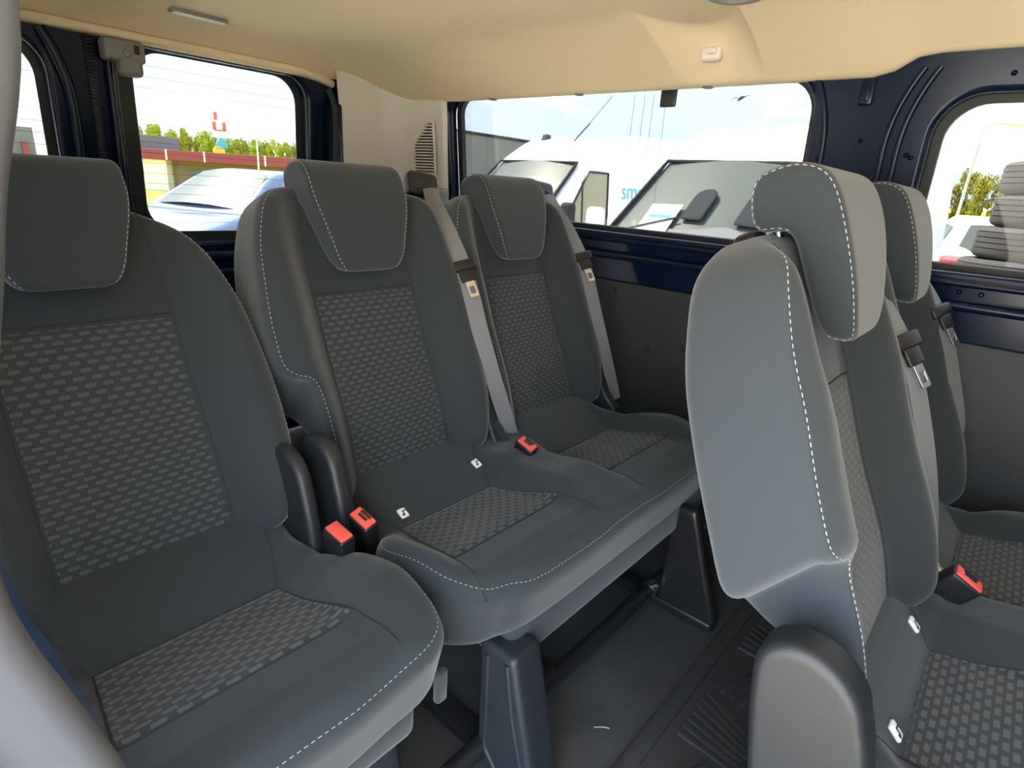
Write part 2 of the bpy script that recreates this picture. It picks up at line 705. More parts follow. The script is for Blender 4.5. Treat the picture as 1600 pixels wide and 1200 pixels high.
# left wall: navy body panel with two window openings
H1 = rrect(-1.80, -0.475, 0.915, 1.365, (0.085, 0.07, 0.10, 0.08))
H2 = rrect(-0.245, 1.02, 0.915, 1.305, (0.07, 0.07, 0.09, 0.095))
V, F = plate_with_holes(rrect(-2.10, 1.90, -0.02, 1.46, 0.01, 2), [H1, H2], 0.05, 0.012, wmap(0.03))
wall_l = S(mesh("wall_left", V, F, M_NAVY, smooth=30))
# outer skin, sits further out and shows the recess around each opening
h1 = rrect(-1.775, -0.490, 0.930, 1.356, (0.075, 0.06, 0.09, 0.07))
h2 = rrect(-0.228, 1.00, 0.930, 1.290, (0.06, 0.06, 0.08, 0.085))


def add_window(name, hole, lab):
    V, F = plate_with_holes(hole, [], 0.004, 0.0005, wmap(0.072))
    w = S(mesh(name, V, F, M_GLASS, smooth=False), lab)
    return w


win1 = add_window("window_1", H1, "wide tinted side window behind the rear row of seats")
win2 = add_window("window_2", H2, "tinted side window beside the nearer pair of seats")
for hole, w in ((h1, win1), (h2, win2)):
    path = np.array([(p[0], ywall(p[1]) + 0.058, p[1]) for p in hole])
    V, F = sweep(path, [(-0.012, -0.010), (0.012, -0.010), (0.012, 0.010), (-0.012, 0.010)], up=(0, 1, 0.1), closed=True)
    S(mesh("window_seal", V, F, M_RUBBER, w))
# little frit tab at the top of the wide window and four thin aerial wires
V, F = box((-0.905, ywall(1.315) + 0.062, 1.318), (0.050, 0.012, 0.05), bev=0.0055)
S(mesh("sensor_tab", V, F, M_FRIT, win1))
parts = []
for x, z0, z1 in ((-1.02, 1.33, 1.17), (-0.985, 1.33, 1.165), (-0.955, 1.33, 1.16), (-0.915, 1.33, 0.99)):
    parts.append(tube([(x, ywall(z0) + 0.066, z0), (x - 0.01, ywall(z1) + 0.066, z1)], 0.0006, 5))
V, F = join(*parts)
S(mesh("aerial_wire", V, F, M_WIRE, win1))


def extrude_x(prof, x0, x1, nx=2):
    """profile of (y offset from wall, z), extruded along x"""
    V, F = [], []
    xs = np.linspace(x0, x1, nx)
    k = len(prof)
    for x in xs:
        for o, z in prof:
            V.append((x, ywall(z) + o, z))
    for i in range(nx - 1):
        for j in range(k):
            F.append((i * k + j, i * k + (j + 1) % k, (i + 1) * k + (j + 1) % k, (i + 1) * k + j))
    F.append(tuple(range(k)))
    F.append(tuple((nx - 1) * k + j for j in range(k)))
    return np.array(V), F


# pressed rails of the belt line (navy), one long bead each
for i, (z0, z1, d) in enumerate(((0.842, 0.866, 0.022), (0.895, 0.912, 0.012))):
    prof = [(0.012, z0), (-d * 0.7, z0 + 0.002), (-d, z0 + 0.008), (-d, z1 - 0.008), (-d * 0.7, z1 - 0.001), (0.012, z1)]
    V, F = extrude_x(prof, -2.0, 1.7)
    S(mesh("trim_%d" % (i + 1), V, F, M_NAVY, smooth=60), "long pressed body rib under the side windows")
# dark wall lining below the belt line with its screw caps
prof = [(0.012, 0.02), (-0.012, 0.02), (-0.014, 0.30), (-0.014, 0.755), (-0.008, 0.772), (0.012, 0.775)]
V, F = extrude_x(prof, -2.0, 1.7)
lining = S(mesh("trim_3", V, F, M_PANEL, smooth=40), "dark grey lining panel below the side windows")
for x, z in ((-0.998, 0.745), (-0.734, 0.60), (-0.55, 0.745), (-0.20, 0.745), (-1.35, 0.745), (-0.86, 0.57)):
    V, F = revolve([(0.0, -0.006), (0.008, -0.005), (0.011, 0.0)], (0, 0, 0), 'y', 14)
    V = V + np.array([x, ywall(z) - 0.0135, z])
    S(mesh("screw_cap", V, F, M_PLASTIC, lining))
# raised ribs, slot and bolt holes of the post between the two windows
post_parts = []
for x, sg in ((-0.448, -1), (-0.318, 1), (-0.290, 1)):
    zz = np.linspace(0.93, 1.345, 22)
    post_parts.append(sweep([(x + sg * 0.045 * max(0.0, (z - 1.17) / 0.175) ** 2.2, ywall(z) + 0.003, z) for z in zz], circ(0.007, 8), up=(0.2, 0.97, 0.05)))
V, F = join(*post_parts)
S(mesh("trim_4", V, F, M_NAVY), "pressed ribs of the dark blue body post between the side windows")
V, F = join(box((-0.375, ywall(1.30) + 0.0, 1.30), (0.03, 0.012, 0.055), bev=0.005),
            box((-0.375, ywall(1.30) - 0.005, 1.30), (0.012, 0.008, 0.035), bev=0.002))
S(mesh("trim_5", V, F, M_NAVY), "slotted bracket on the body post between the side windows")
parts = []
for x, z in ((-0.37, 1.20), (-0.27, 1.17), (-0.45, 1.19), (-0.455, 1.16), (-0.26, 1.165), (-0.12, 1.325), (0.0, 1.33), (-0.10, 0.885), (-0.06, 0.885)):
    V, F = revolve([(0.0, -0.002), (0.002, -0.002), (0.003, -0.004), (0.0055, 0.0)], (0, 0, 0), 'y', 12)
    parts.append((V + np.array([x, ywall(z) + 0.004, z]), F))
V, F = join(*parts)
S(mesh("trim_6", V, F, M_NAVY), "bolt heads on the dark blue body post")

# rear corner: pale trim column wrapping from the back doors round to the side wall
corner = []
zs = np.linspace(0.60, 1.40, 24)
prof = [(-2.03, 1.315), (-2.045, 1.335), (-2.05, 1.40), (-2.055, 1.50), (-2.045, 1.545), (-2.015, 1.585), (-1.97, 1.605), (-1.88, 1.612), (-1.82, 1.615), (-1.800, 1.62), (-1.798, 1.66)]
prof = smooth_path([(a, b) for a, b in prof], 4)
V, F = [], []
for z in zs:
    dy = ywall(z) - ywall(1.2)
    for a, b in prof:
        V.append((a + 0.04 * (z - 1.2), b + dy, z))
k = len(prof)
for i in range(len(zs) - 1):
    for j in range(k - 1):
        F.append((i * k + j, i * k + j + 1, (i + 1) * k + j + 1, (i + 1) * k + j))
trim_c = S(mesh("trim_7", V, F, M_TRIM), "pale grey plastic trim column in the rear corner with an air vent")
# vent: slanted frame with slats
vz = np.linspace(1.085, 1.245, 16)
parts = []
for i, z in enumerate(vz):
    t = (z - 1.075) / 0.18
    x1 = -1.845
    x0 = -1.955 if t < 0.55 else -1.955 + (t - 0.55) / 0.45 * 0.085
    yy = 1.596 + ywall(z) - ywall(1.2)
    parts.append(box(((x0 + x1) / 2, yy, z), (x1 - x0, 0.012, 0.0052), bev=0.001))
V, F = join(*parts)
S(mesh("vent_slat", V, F, M_TRIM, trim_c, smooth=False))
fr = [(-1.965, 1.072), (-1.838, 1.072), (-1.838, 1.258), (-1.862, 1.258), (-1.965, 1.172)]
path = smooth_path([(x, z) for x, z in np.vstack([np.linspace(fr[i], fr[(i + 1) % 5], 8, endpoint=False) for i in range(5)])], 1, True)
path = np.array([(p[0], 1.600 + ywall(p[1]) - ywall(1.2), p[1]) for p in path])
V, F = sweep(path, circ(0.005, 8), up=(0, 1, 0), closed=True)
S(mesh("vent_frame", V, F, M_TRIM, trim_c))
V, F = plate_with_holes([(-1.958, 1.08), (-1.842, 1.08), (-1.842, 1.252), (-1.866, 1.252), (-1.958, 1.174)], [], 0.004, 0.0005,
                        lambda u, v, w: np.stack([u, 1.6055 + ywall(v) - ywall(1.2) + w, v], 1))
S(mesh("vent_opening", V, F, M_BLACK, trim_c, smooth=False))
# grey lower step of that corner
V, F = box((-1.91, 1.60, 0.95), (0.27, 0.07, 0.14), bev=0.012)
S(mesh("trim_8", V, F, M_TRIMD), "dark grey ledge under the pale corner trim")

# rear wall, two doors with windows
SEAM_Y = 0.558


def rear_door(n, y0, y1, hole, glass_rect, lab):
    outer = rrect(y0, y1, 0.02, 1.385, (0.01, 0.01, 0.05, 0.05), 5)
    V, F = plate_with_holes(outer, [hole], 0.05, 0.012, rmap(0.03))
    d = S(mesh("door_%d" % n, V, F, M_NAVY, smooth=30), lab)
    # inner pressed frame round the pane
    V, F = plate_with_holes(hole, [glass_rect], 0.006, 0.001, rmap(0.056))
    S(mesh("black_border", V, F, M_FRIT, d, smooth=False))
    path = np.array([(xrear(p[1]) - 0.045, p[0], p[1]) for p in hole])
    V, F = sweep(path, circ(0.009, 8), up=(1, 0, 0), closed=True)
    S(mesh("window_seal", V, F, M_RUBBER, d))
    return d


g3 = rrect(0.675, 1.195, 0.832, 1.358, 0.085)
d1 = rear_door(1, SEAM_Y + 0.004, 1.285, rrect(0.612, 1.228, 0.79, 1.372, (0.09, 0.09, 0.09, 0.09)), g3, "dark blue right half of the rear doors with a heated window")
g4 = rrect(-0.08, 0.440, 0.832, 1.330, 0.085)
d2 = rear_door(2, -0.17, SEAM_Y - 0.004, rrect(-0.12, 0.470, 0.79, 1.352, (0.09, 0.09, 0.10, 0.09)), g4, "dark blue left half of the rear doors with a heated window")
for n, g, d, y0, y1 in ((3, rrect(0.612, 1.228, 0.79, 1.372, 0.09), d1, 0.615, 1.225), (4, rrect(-0.12, 0.470, 0.79, 1.352, 0.09), d2, -0.115, 0.465)):
    V, F = plate_with_holes(g, [], 0.004, 0.0005, rmap(0.066))
    w = S(mesh("window_%d" % n, V, F, M_GLASS2, smooth=False), "heated window of the %s rear door" % ("right" if n == 3 else "left"))
    for i in range(17):
        z = 0.83 + i * 0.0305
        V, F = tube([(xrear(z) - 0.050, y, z) for y in np.linspace(y0 + 0.01, y1 - 0.01, 3)], 0.0005, 5)
        S(mesh("heater_line", V, F, M_WIRE, w))
# rolled inner edges of the doors catching the light, and the ribbed seal at the seam
for (y, nm, lab) in ((0.503, "trim_9", "rolled edge of the left rear door"), (0.600, "trim_10", "rolled edge of the right rear door")):
    zz = np.linspace(0.80, 1.36, 20)
    pth = [(xrear(z) + 0.008, y - (0.050 * max(0, (z - 1.16) / 0.20) ** 2.2 if y < SEAM_Y else 0), z) for z in zz]
    V, F = tube(pth, 0.013 if y < SEAM_Y else 0.010, 10)
    S(mesh(nm, V, F, M_NAVY), lab)
parts = [box((xrear(z) + 0.004, SEAM_Y - 0.002, z), (0.018, 0.018, 0.0045)) for z in np.arange(0.10, 1.385, 0.009)]
V, F = join(*parts)
S(mesh("trim_11", V, F, M_RUBBER, smooth=False), "ribbed rubber seal between the rear doors")
# door latch cover at the top of the seam
th = thing("latch_cover", "grey plastic latch cover at the top of the rear door seam", "latch cover", (-2.03, 0.61, 1.26))
V, F = box((-2.035, 0.628, 1.332), (0.06, 0.10, 0.055), bev=0.010)
mesh("housing", V, F, M_TRIMD, th)
V, F = box((-2.03, 0.640, 1.292), (0.05, 0.058, 0.045), bev=0.012)
mesh("lower_housing", V, F, M_TRIMD, th)
V, F = revolve([(0.0, 0.006), (0.008, 0.005), (0.010, 0.0)], (-2.004, 0.628, 1.325), 'x', 14)
mesh("release_button", V, F, M_TRIMD, th)
V, F = box((-2.003, 0.655, 1.337), (0.004, 0.012, 0.022), bev=0.001)
mesh("slot", V, F, M_BLACK, th)
# door sill rail below right rear window
for z in (0.755, 0.70):
    V, F = tube([(xrear(z) + 0.006, y, z) for y in (0.62, 0.95, 1.27)], 0.016, 10)
    S(mesh("trim_%d" % (12 if z > 0.73 else 13), V, F, M_NAVY), "rolled rib below the rear window")
# rear corner post (navy) between door and trim
V, F = box((-2.05, 1.300, 0.66), (0.07, 0.035, 1.26), bev=0.012)
S(mesh("trim_14", V, F, M_NAVY), "dark blue rear corner post")
V, F = tube([(-2.018, 1.285 - 0.05 * max(0, (z - 1.26) / 0.1) ** 2, z) for z in np.linspace(0.75, 1.33, 20)], 0.010, 8)
S(mesh("trim_15", V, F, M_RUBBER), "black rubber door seal on the rear corner post")
V, F = plate_with_holes(rrect(1.28, 1.72, 0.0, 1.42, 0.01, 2), [], 0.02, 0.002, rmap(0.02))
S(mesh("wall_back", V, F, M_NAVY, smooth=False), "body panel behind the rear corner trim")

# right wall behind the door opening, with its own window
H5 = rrect(-1.80, -0.75, 0.915, 1.30, 0.08)
V, F = plate_with_holes(rrect(-2.10, -0.50, -0.02, 1.46, 0.01, 2), [H5], 0.04, 0.008,
                        lambda u, v, w: np.stack([u, -0.16 + 0.10 * (v - 0.85) + w, v], 1))
S(mesh("wall_right", V, F, M_NAVY, smooth=30), "body side behind the sliding door opening")
V, F = plate_with_holes(H5, [], 0.004, 0.0005, lambda u, v, w: np.stack([u, -0.18 + 0.10 * (v - 0.85) + w, v], 1))
S(mesh("window_5", V, F, M_GLASS, smooth=False), "tinted side window behind the sliding door opening")

# unseen front of the van, closed in to cut light: door side, bulkhead, windscreen
H6 = rrect(0.95, 1.75, 0.915, 1.28, 0.08)
V, F = plate_with_holes(rrect(0.82, 1.95, -0.02, 1.46, 0.01, 2), [H6], 0.04, 0.008,
                        lambda u, v, w: np.stack([u, -0.16 + 0.10 * (v - 0.85) + w, v], 1))
S(mesh("wall_front_right_added", V, F, M_NAVY, smooth=30), "unseen front door side, added to cut light ahead of the sliding door opening")  # out of view, added to keep daylight off the front right
V, F = plate_with_holes(H6, [], 0.004, 0.0005, lambda u, v, w: np.stack([u, -0.18 + 0.10 * (v - 0.85) + w, v], 1))
S(mesh("window_6", V, F, M_GLASS, smooth=False), "window in the added front door side")
V, F = join(box((1.95, 0.76, 0.485), (0.06, 1.95, 1.01), bev=0.02), box((1.93, 0.76, 1.33), (0.10, 1.95, 0.28), bev=0.02))  # out of view; tall bulkhead and deep header hold back light from ahead
S(mesh("wall_front_added", V, F, M_PLASTIC, smooth=False), "unseen bulkhead and header, added to narrow the light from ahead")
V, F = box((1.95, 0.76, 1.115), (0.005, 1.90, 0.43))
S(mesh("window_7", V, F, M_GLASS, smooth=False), "unseen windscreen strip, narrowed to hold back light")

# pillar of the sliding door opening: curved strip close on the left
pc = smooth_path([(0.097, 1.36), (0.098, 1.22), (0.092, 1.11), (0.072, 1.028), (0.061, 0.973), (0.048, 0.915), (0.036, 0.86), (0.027, 0.80),
                  (0.0275, 0.76), (0.034, 0.717), (0.0455, 0.67), (0.068, 0.575), (0.085, 0.49), (0.095, 0.36), (0.097, 0.02)], 6)
xo = -0.45
V, F = [], []
profx = [(-0.055, -0.012), (-0.030, -0.002), (-0.012, 0.0), (0.0, -0.006), (0.008, -0.018), (0.012, -0.034), (0.02, -0.055), (0.035, -0.085), (0.04, -0.12)]
k = len(profx)
for y, z in pc:
    for dx, dy in profx:
        V.append((xo + dx, y + dy, z))
for i in range(len(pc) - 1):
    for j in range(k - 1):
        F.append((i * k + j, i * k + j + 1, (i + 1) * k + j + 1, (i + 1) * k + j))
pil = S(mesh("trim_16", V, F, M_PILLAR), "silver grey pillar edge of the sliding door opening, close on the left")
# ribbed rubber bead on that pillar, and a strip of blue paint behind it
bead = [(xo + 0.022, y - 0.060, z) for y, z in pc if z < 0.78]
V, F = tube(bead, 0.007, 8)
S(mesh("door_seal", V, F, M_RUBBER, pil))
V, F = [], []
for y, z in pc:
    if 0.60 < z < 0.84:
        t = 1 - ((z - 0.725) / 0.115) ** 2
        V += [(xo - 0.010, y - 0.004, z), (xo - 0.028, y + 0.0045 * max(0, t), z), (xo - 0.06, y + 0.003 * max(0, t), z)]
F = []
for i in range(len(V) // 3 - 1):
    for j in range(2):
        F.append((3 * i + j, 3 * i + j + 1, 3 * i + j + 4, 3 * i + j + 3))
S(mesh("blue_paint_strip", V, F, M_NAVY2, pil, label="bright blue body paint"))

# headliner
CEIL = 1.445


def head_y0(x):
    m = np.clip(1 - ((x + 0.718) / 0.116) ** 2, 0, 1) ** 0.66
    return 1.30 + 0.175 * m


def head_z(x, y):
    y0 = head_y0(x)
    t = np.clip((y - y0) / (1.595 - y0), 0, 1)
    z = CEIL - 0.108 * (t ** 1.7)
    # gentle roll down to the back doors and to the door opening
    tb = np.clip((-1.86 - x) / 0.22, 0, 1)
    z = z - (0.075 * tb ** 2) * (1 - t)
    tr = np.clip((-0.02 - y) / 0.18, 0, 1)
    z = z - 0.11 * tr ** 2
    # raised edge above the nearer side window
    tf = sstep((x + 0.36) / 0.09)
    z = z + 0.040 * tf * t
    return z


xs = np.unique(np.concatenate([np.linspace(-2.08, -0.95, 46), np.linspace(-0.95, -0.45, 90), np.linspace(-0.45, 1.9, 60)]))
ys = np.unique(np.concatenate([np.linspace(-0.20, 1.15, 28), np.linspace(1.15, 1.595, 70)]))
V, F, U, W = grid_patch(xs, ys, lambda u, v: np.stack([u, v, head_z(u, v)], 1))
nx, ny = len(xs), len(ys)
# underside lip to the wall
lip = []
for i, x in enumerate(xs):
    z = head_z(x, np.array(1.595))
    lip += [(x, 1.605, float(z) - 0.006), (x, 1.618, float(z) - 0.007), (x, 1.66, float(z) - 0.002)]
off = len(V)
V = np.concatenate([V, np.array(lip)])
for i in range(nx - 1):
    a, b = (ny - 1) * nx + i, (ny - 1) * nx + i + 1
    p, q = off + 3 * i, off + 3 * (i + 1)
    F += [(a, b, q, p), (p, q, q + 1, p + 1), (p + 1, q + 1, q + 2, p + 2)]
ceil = S(mesh("ceiling", V, F, M_HEAD, smooth=80), "beige felt headliner of the van")
# rear header strip in the same felt
V, F = sweep([(-2.062 - 0.035 * max(0, (y - 1.2) / 0.11), y, 1.376 - 0.03 * max(0, (y - 1.15) / 0.2) ** 2) for y in np.linspace(-0.2, 1.31, 24)],
             rrect(-0.03, 0.03, -0.012, 0.012, 0.010, 3))
S(mesh("trim_17", V, F, M_HEAD), "padded header strip above the rear doors")
# steel roof over the lining so that daylight only comes in by the windows and the door
V, F = box((-0.1, 0.745, 1.53), (4.05, 1.99, 0.05), bev=0.01)
S(mesh("trim_18", V, F, M_NAVY, smooth=False), "steel roof over the headliner")

# coat hook in its arched recess
th = thing("coat_hook", "small beige plastic coat hook in the arched recess of the headliner", "coat hook", (-0.729, 1.551, 1.40))
hz = float(head_z(np.array(-0.729), np.array(1.551)))
V, F = box((-0.729, 1.545, hz - 0.004), (0.052, 0.03, 0.034), bev=0.010)
mesh("hook_base", V, F, M_TRIM, th)
V, F = box((-0.721, 1.529, hz + 0.000), (0.022, 0.022, 0.014), bev=0.005)
mesh("hook_peg", V, F, M_TRIM, th)
# flush lamp strip at the back of the ceiling
th = thing("ceiling_lamp", "slim white lamp strip set flush in the rear of the headliner", "lamp", (-1.90, 0.79, 1.43))
zc = float(head_z(np.array(-1.90), np.array(0.79)))
ang = 0.28
Rz = np.array([[math.cos(ang), math.sin(ang), 0], [-math.sin(ang), math.cos(ang), 0], [0, 0, 1]])
Rz = np.eye(3)
V, F = box((-1.905, 0.79, zc - 0.003), (0.034, 0.150, 0.012), Rz, bev=0.004)
mesh("bezel", V, F, M_TRIMD, th)
V, F = box((-1.900, 0.79, zc - 0.008), (0.020, 0.138, 0.010), Rz, bev=0.003)
mesh("lens", V, F, M_LAMP, th)
# round bezel at the top edge of view
zc = float(head_z(np.array(-0.56), np.array(1.27)))
th = thing("dome_lamp", "round beige dome lamp in the headliner at the top of the view", "lamp", (-0.575, 1.285, zc))
V, F = revolve([(0.062, 0.004), (0.062, -0.008), (0.056, -0.012), (0.048, -0.010), (0.044, 0.0)], (-0.575, 1.285, zc), 'z', 32)
mesh("bezel", V, F, M_TRIMD, th)
V, F = revolve([(0.0, -0.012), (0.03, -0.010), (0.045, -0.002)], (-0.575, 1.285, zc), 'z', 28)
mesh("lens", V, F, M_TRIM, th)
# screw plugs of the headliner lip
for x in (-0.76, -1.18, -1.55):
    V, F = revolve([(0.0, -0.004), (0.012, -0.003), (0.016, 0.001)], (x, 1.618, float(head_z(np.array(x), np.array(1.595))) - 0.008), 'z', 14)
    S(mesh("screw_cap", V, F, M_TRIMD, ceil))

# ================================================================== seats
TH = math.radians(21.3)
UU = np.array([-math.sin(TH), 0, math.cos(TH)])
NN = np.array([math.cos(TH), 0, math.sin(TH)])
YY = np.array([0, 1.0, 0])
PW, PH = 0.122, 0.365      # half width and height of the patterned panel


def back_axes(th):
    return np.array([-math.sin(th), 0, math.cos(th)]), np.array([math.cos(th), 0, math.sin(th)])


def back_map(O, th=TH):
    O = np.asarray(O, float)
    U_, N_ = back_axes(th)
    return lambda u, v, w: O + np.outer(u, YY) + np.outer(v, U_) + np.outer(w, N_)


def make_backrest(root, O, lab=None, th=TH, sloping=False):
    """O: middle of the lower edge of the patterned panel"""
    R_side = [(0.0, -0.050), (0.10, -0.050), (0.165, -0.043), (0.205, -0.020), (0.228, 0.03), (0.240, 0.10), (0.245, 0.20), (0.243, 0.29), (0.235, 0.38),
              (0.222, 0.48), (0.192, 0.550), (0.130, 0.582), (0.06, 0.590), (0.0, 0.591)]
    # camera-side edge steps inwards at the bottom where the hinge cover sits
    L_side = [(-0.06, 0.590), (-0.130, 0.582), (-0.192, 0.550), (-0.222, 0.48), (-0.237, 0.40), (-0.244, 0.33), (-0.245, 0.28),
              (-0.241, 0.235), (-0.219, 0.212), (-0.196, 0.203), (-0.182, 0.175), (-0.178, 0.10), (-0.176, 0.03), (-0.172, -0.03), (-0.14, -0.050), (-0.08, -0.050)]

    if sloping:          # rounder, lower shoulders
        R_side = R_side[:7] + [(0.240, 0.28), (0.227, 0.36), (0.203, 0.44), (0.168, 0.505), (0.120, 0.545), (0.06, 0.564), (0.0, 0.568)]
        L_side = [(-0.06, 0.564), (-0.120, 0.545), (-0.168, 0.505), (-0.205, 0.44), (-0.230, 0.37), (-0.242, 0.31)] + L_side[6:]

    def front(y, h):
        a = np.abs(y)
        bol = 0.060 * sstep((a - 0.118) / 0.080) * (1 - 0.35 * sstep((h - 0.36) / 0.22))
        bol = bol - 0.004 * sstep((a - 0.20) / 0.05)
        topr = 0.012 * sstep((h - 0.42) / 0.15)
        lum = 0.010 * np.exp(-((h - 0.10) / 0.10) ** 2)
        return bol + topr + lum - 0.004 * (1 - sstep((a - 0.10) / 0.03))

    def back(y, h):
        return -0.098 + 0.020 * sstep((h - 0.40) / 0.20) + 0.040 * (1 - sstep((h - 0.10) / 0.12))
    pad = Pad(R_side + L_side, front, back, 0.034, 0.03, centre=(0, 0.28), n=230, smooth_n=8)
    fm0 = back_map(O, th)

    def fm(u, v, w):
        # the side cover runs lower at the back than at the front edge
        u, v, w = np.asarray(u, float), np.asarray(v, float), np.asarray(w, float)
        k = sstep((0.34 - v) / 0.12) * sstep((v - 0.04) / 0.12)
        return fm0(u, v + 0.62 * np.minimum(w - 0.02, 0) * k, w)
    V, F = pad.build(fm, rings=40, bands=8)
    b = mesh("backrest", V, F, M_CLOTH, root, smooth=80)
    b.data.materials.append(M_CLOTH2)      # broad side and rear cover
    n_front = 39 * 230
    for p in b.data.polygons:
        if p.index >= n_front or p.index < 4 * 230:
            p.material_index = 1
    if lab:
        b["label"] = lab
    # side cloth is the same cover; patterned panel on the front
    us = np.linspace(-PW, PW, 26)
    vs_ = np.linspace(-0.035, PH, 44)
    V, F, U, W = grid_patch(us, vs_, lambda u, v: fm(u, v, pad.top(u, v) + 0.0022 - 0.004 * ((np.abs(u) > PW - 1e-6) | (v > PH - 1e-6))))
    mesh("fabric_panel", V, F, M_WOVEN, b, uv=np.stack([U / 0.0235, W / 0.0105], 1), label="patterned fabric panel with staggered light dashes")
    # seam lines beside and above the panel
    parts = []
    for sgn in (-1, 1):
        vv = np.linspace(PH - 0.01, 0.545 if sloping else 0.574, 24)
        uu = sgn * (PW + 0.003 - 0.012 * np.clip((vv - PH) / 0.2, 0, 1))
        parts.append(tube(fm(uu, vv, pad.top(uu, vv) + 0.0002), 0.0011, 6))
        vv = np.linspace(-0.02, PH, 40)
        uu = np.full_like(vv, sgn * (PW + 0.002))
        parts.append(tube(fm(uu, vv, pad.top(uu, vv) + 0.0002), 0.0013, 6))
    uu = np.linspace(-PW, PW, 20)
    vv = np.full_like(uu, PH + 0.002)
    parts.append(tube(fm(uu, vv, pad.top(uu, vv) + 0.0002), 0.0013, 6))
    V, F = join(*parts)
    mesh("seam", V, F, M_SEAM, b)
    # pale stitching along the front edge, both sides
    ins = pad.inset(0.006)
    P3 = fm(ins[:, 0], ins[:, 1], pad.top(ins[:, 0], ins[:, 1]) + 0.0006)
    sel = [i for i in range(len(ins)) if ins[i, 1] > 0.5]
    start = max(sel, key=lambda i: ins[i, 0])
    # order once round the outline starting at the top middle
    mid = int(np.argmin(np.abs(ins[:, 0]) + 10 * (ins[:, 1] < 0.5)))
    order = [(mid + k) % len(ins) for k in range(len(ins))]
    ringpts = P3[order]
    hs = ins[order, 1]
    ysv = ins[order, 0]
    left = [i for i in range(len(ringpts)) if ysv[i] < -0.05 and hs[i] > -0.03]
    right = [i for i in range(len(ringpts)) if ysv[i] > 0.05 and hs[i] > -0.03]
    for ids in (left, right):
        V, F = dashes(ringpts[ids])
        mesh("stitching", V, F, M_STITCH, b)
    # side-panel seam below the step
    seam_h = np.linspace(0.0, 1.0, 14)
    return b, pad, fm


def make_headrest(root, O, lift=0.028, tilt=math.radians(15), lab=None, th=TH, dy=0.0, sc=1.0):
    """L-shaped headrest whose front slab hangs in front of the backrest and whose top reaches back over it"""
    U_, N_ = back_axes(th)
    base = np.asarray(O, float) + U_ * 0.372 + N_ * 0.030
    base = base + np.array([0, dy, lift])
    ct, st_ = math.cos(tilt), math.sin(tilt)
    up = np.array([-st_, 0, ct])
    nr = np.array([ct, 0, st_])
    # profile (n, h): n forward
    prof = [(-0.014, 0.002), (-0.002, 0.000), (0.007, 0.008), (0.012, 0.030), (0.015, 0.07), (0.015, 0.115), (0.011, 0.160), (0.002, 0.195), (-0.014, 0.214),
            (-0.038, 0.223), (-0.062, 0.222), (-0.080, 0.217), (-0.090, 0.204), (-0.094, 0.182), (-0.092, 0.160), (-0.082, 0.149), (-0.066, 0.148), (-0.052, 0.143),
            (-0.045, 0.128), (-0.041, 0.090), (-0.036, 0.045), (-0.028, 0.012)]

    def wid(h):
        t = np.clip(h / 0.224, 0, 1)
        w = 0.082 + 0.032 * sstep(t / 0.75)
        w = w - 0.028 * (1 - np.sqrt(np.clip(1 - (1 - np.clip(h / 0.05, 0, 1)) ** 2, 0, 1)))
        return w

    def front(u, v):
        return wid(v)

    def back(u, v):
        return -wid(v)
    pad = Pad(prof, front, back, 0.013, 0.013, centre=(-0.018, 0.178), n=150, smooth_n=8)

    def fm(u, v, w):
        return base + sc * (np.outer(u, nr) + np.outer(v, up) + np.outer(w, YY))
    V, F = pad.build(fm, rings=22, bands=14)
    # soften the face: crown it a little across the width
    hr = mesh("headrest", V, F, M_CLOTH, root, smooth=80)
    if lab:
        hr["label"] = lab
    # stitching along both side edges, front and top only
    n = len(pad.P)
    q = pad.P
    ids = [i for i in range(n) if not (q[i, 0] < -0.028 and q[i, 1] < 0.14)]
    # rotate so that the run is contiguous
    first = next(i for i in ids if (i - 1) % n not in ids)
    run = []
    i = first
    while i in ids:
        run.append(i)
        i = (i + 1) % n
        if i == first:
            break
    for sgn in (-1, 1):
        ins = pad.inset(0.0035)[run]
        w = (pad.top(ins[:, 0], ins[:, 1]) + 0.0004) * sgn
        V, F = dashes(fm(ins[:, 0], ins[:, 1], w))
        mesh("stitching", V, F, M_STITCH, hr)
    for sgn in (-1, 1):
        p0 = base + nr * -0.076 + up * 0.160 * sc + YY * sgn * 0.058
        V, F = tube([p0, p0 + up * -0.09 - nr * 0.008], 0.006, 10)
        mesh("headrest_post", V, F, M_CHROME, hr)
        topn = np.asarray(O, float) + YY * (p0[1] - O[1]) + U_ * 0.588 + N_ * -0.044
        V, F = revolve([(0.0, 0.010), (0.012, 0.010), (0.017, 0.006), (0.018, 0.0), (0.018, -0.012)], (0, 0, 0), 'z', 16)
        V = topn + np.outer(V[:, 0] * 1.2, N_) + np.outer(V[:, 1], YY) + np.outer(V[:, 2], U_)
        mesh("post_collar", V, F, M_BLACK, hr)
    return hr


def cushion_field(x, y):
    """height over the seat origin; x forward from the lower edge of the backrest panel, y from the seat's middle"""
    xp = np.array([-0.08, 0.0, 0.05, 0.10, 0.142, 0.20, 0.294, 0.36, 0.41, 0.46])
    zp = np.array([0.018, 0.000, -0.018, -0.040, -0.060, -0.055, -0.036, -0.026, -0.030, -0.045])
    z = np.interp(x, xp, zp)
    a = np.abs(y)
    bol = 0.040 * sstep((a - 0.125) / 0.075)
    win = sstep((x - 0.04) / 0.10) * (1 - 0.85 * sstep((x - 0.26) / 0.14))
    z = z + bol * win
    return z


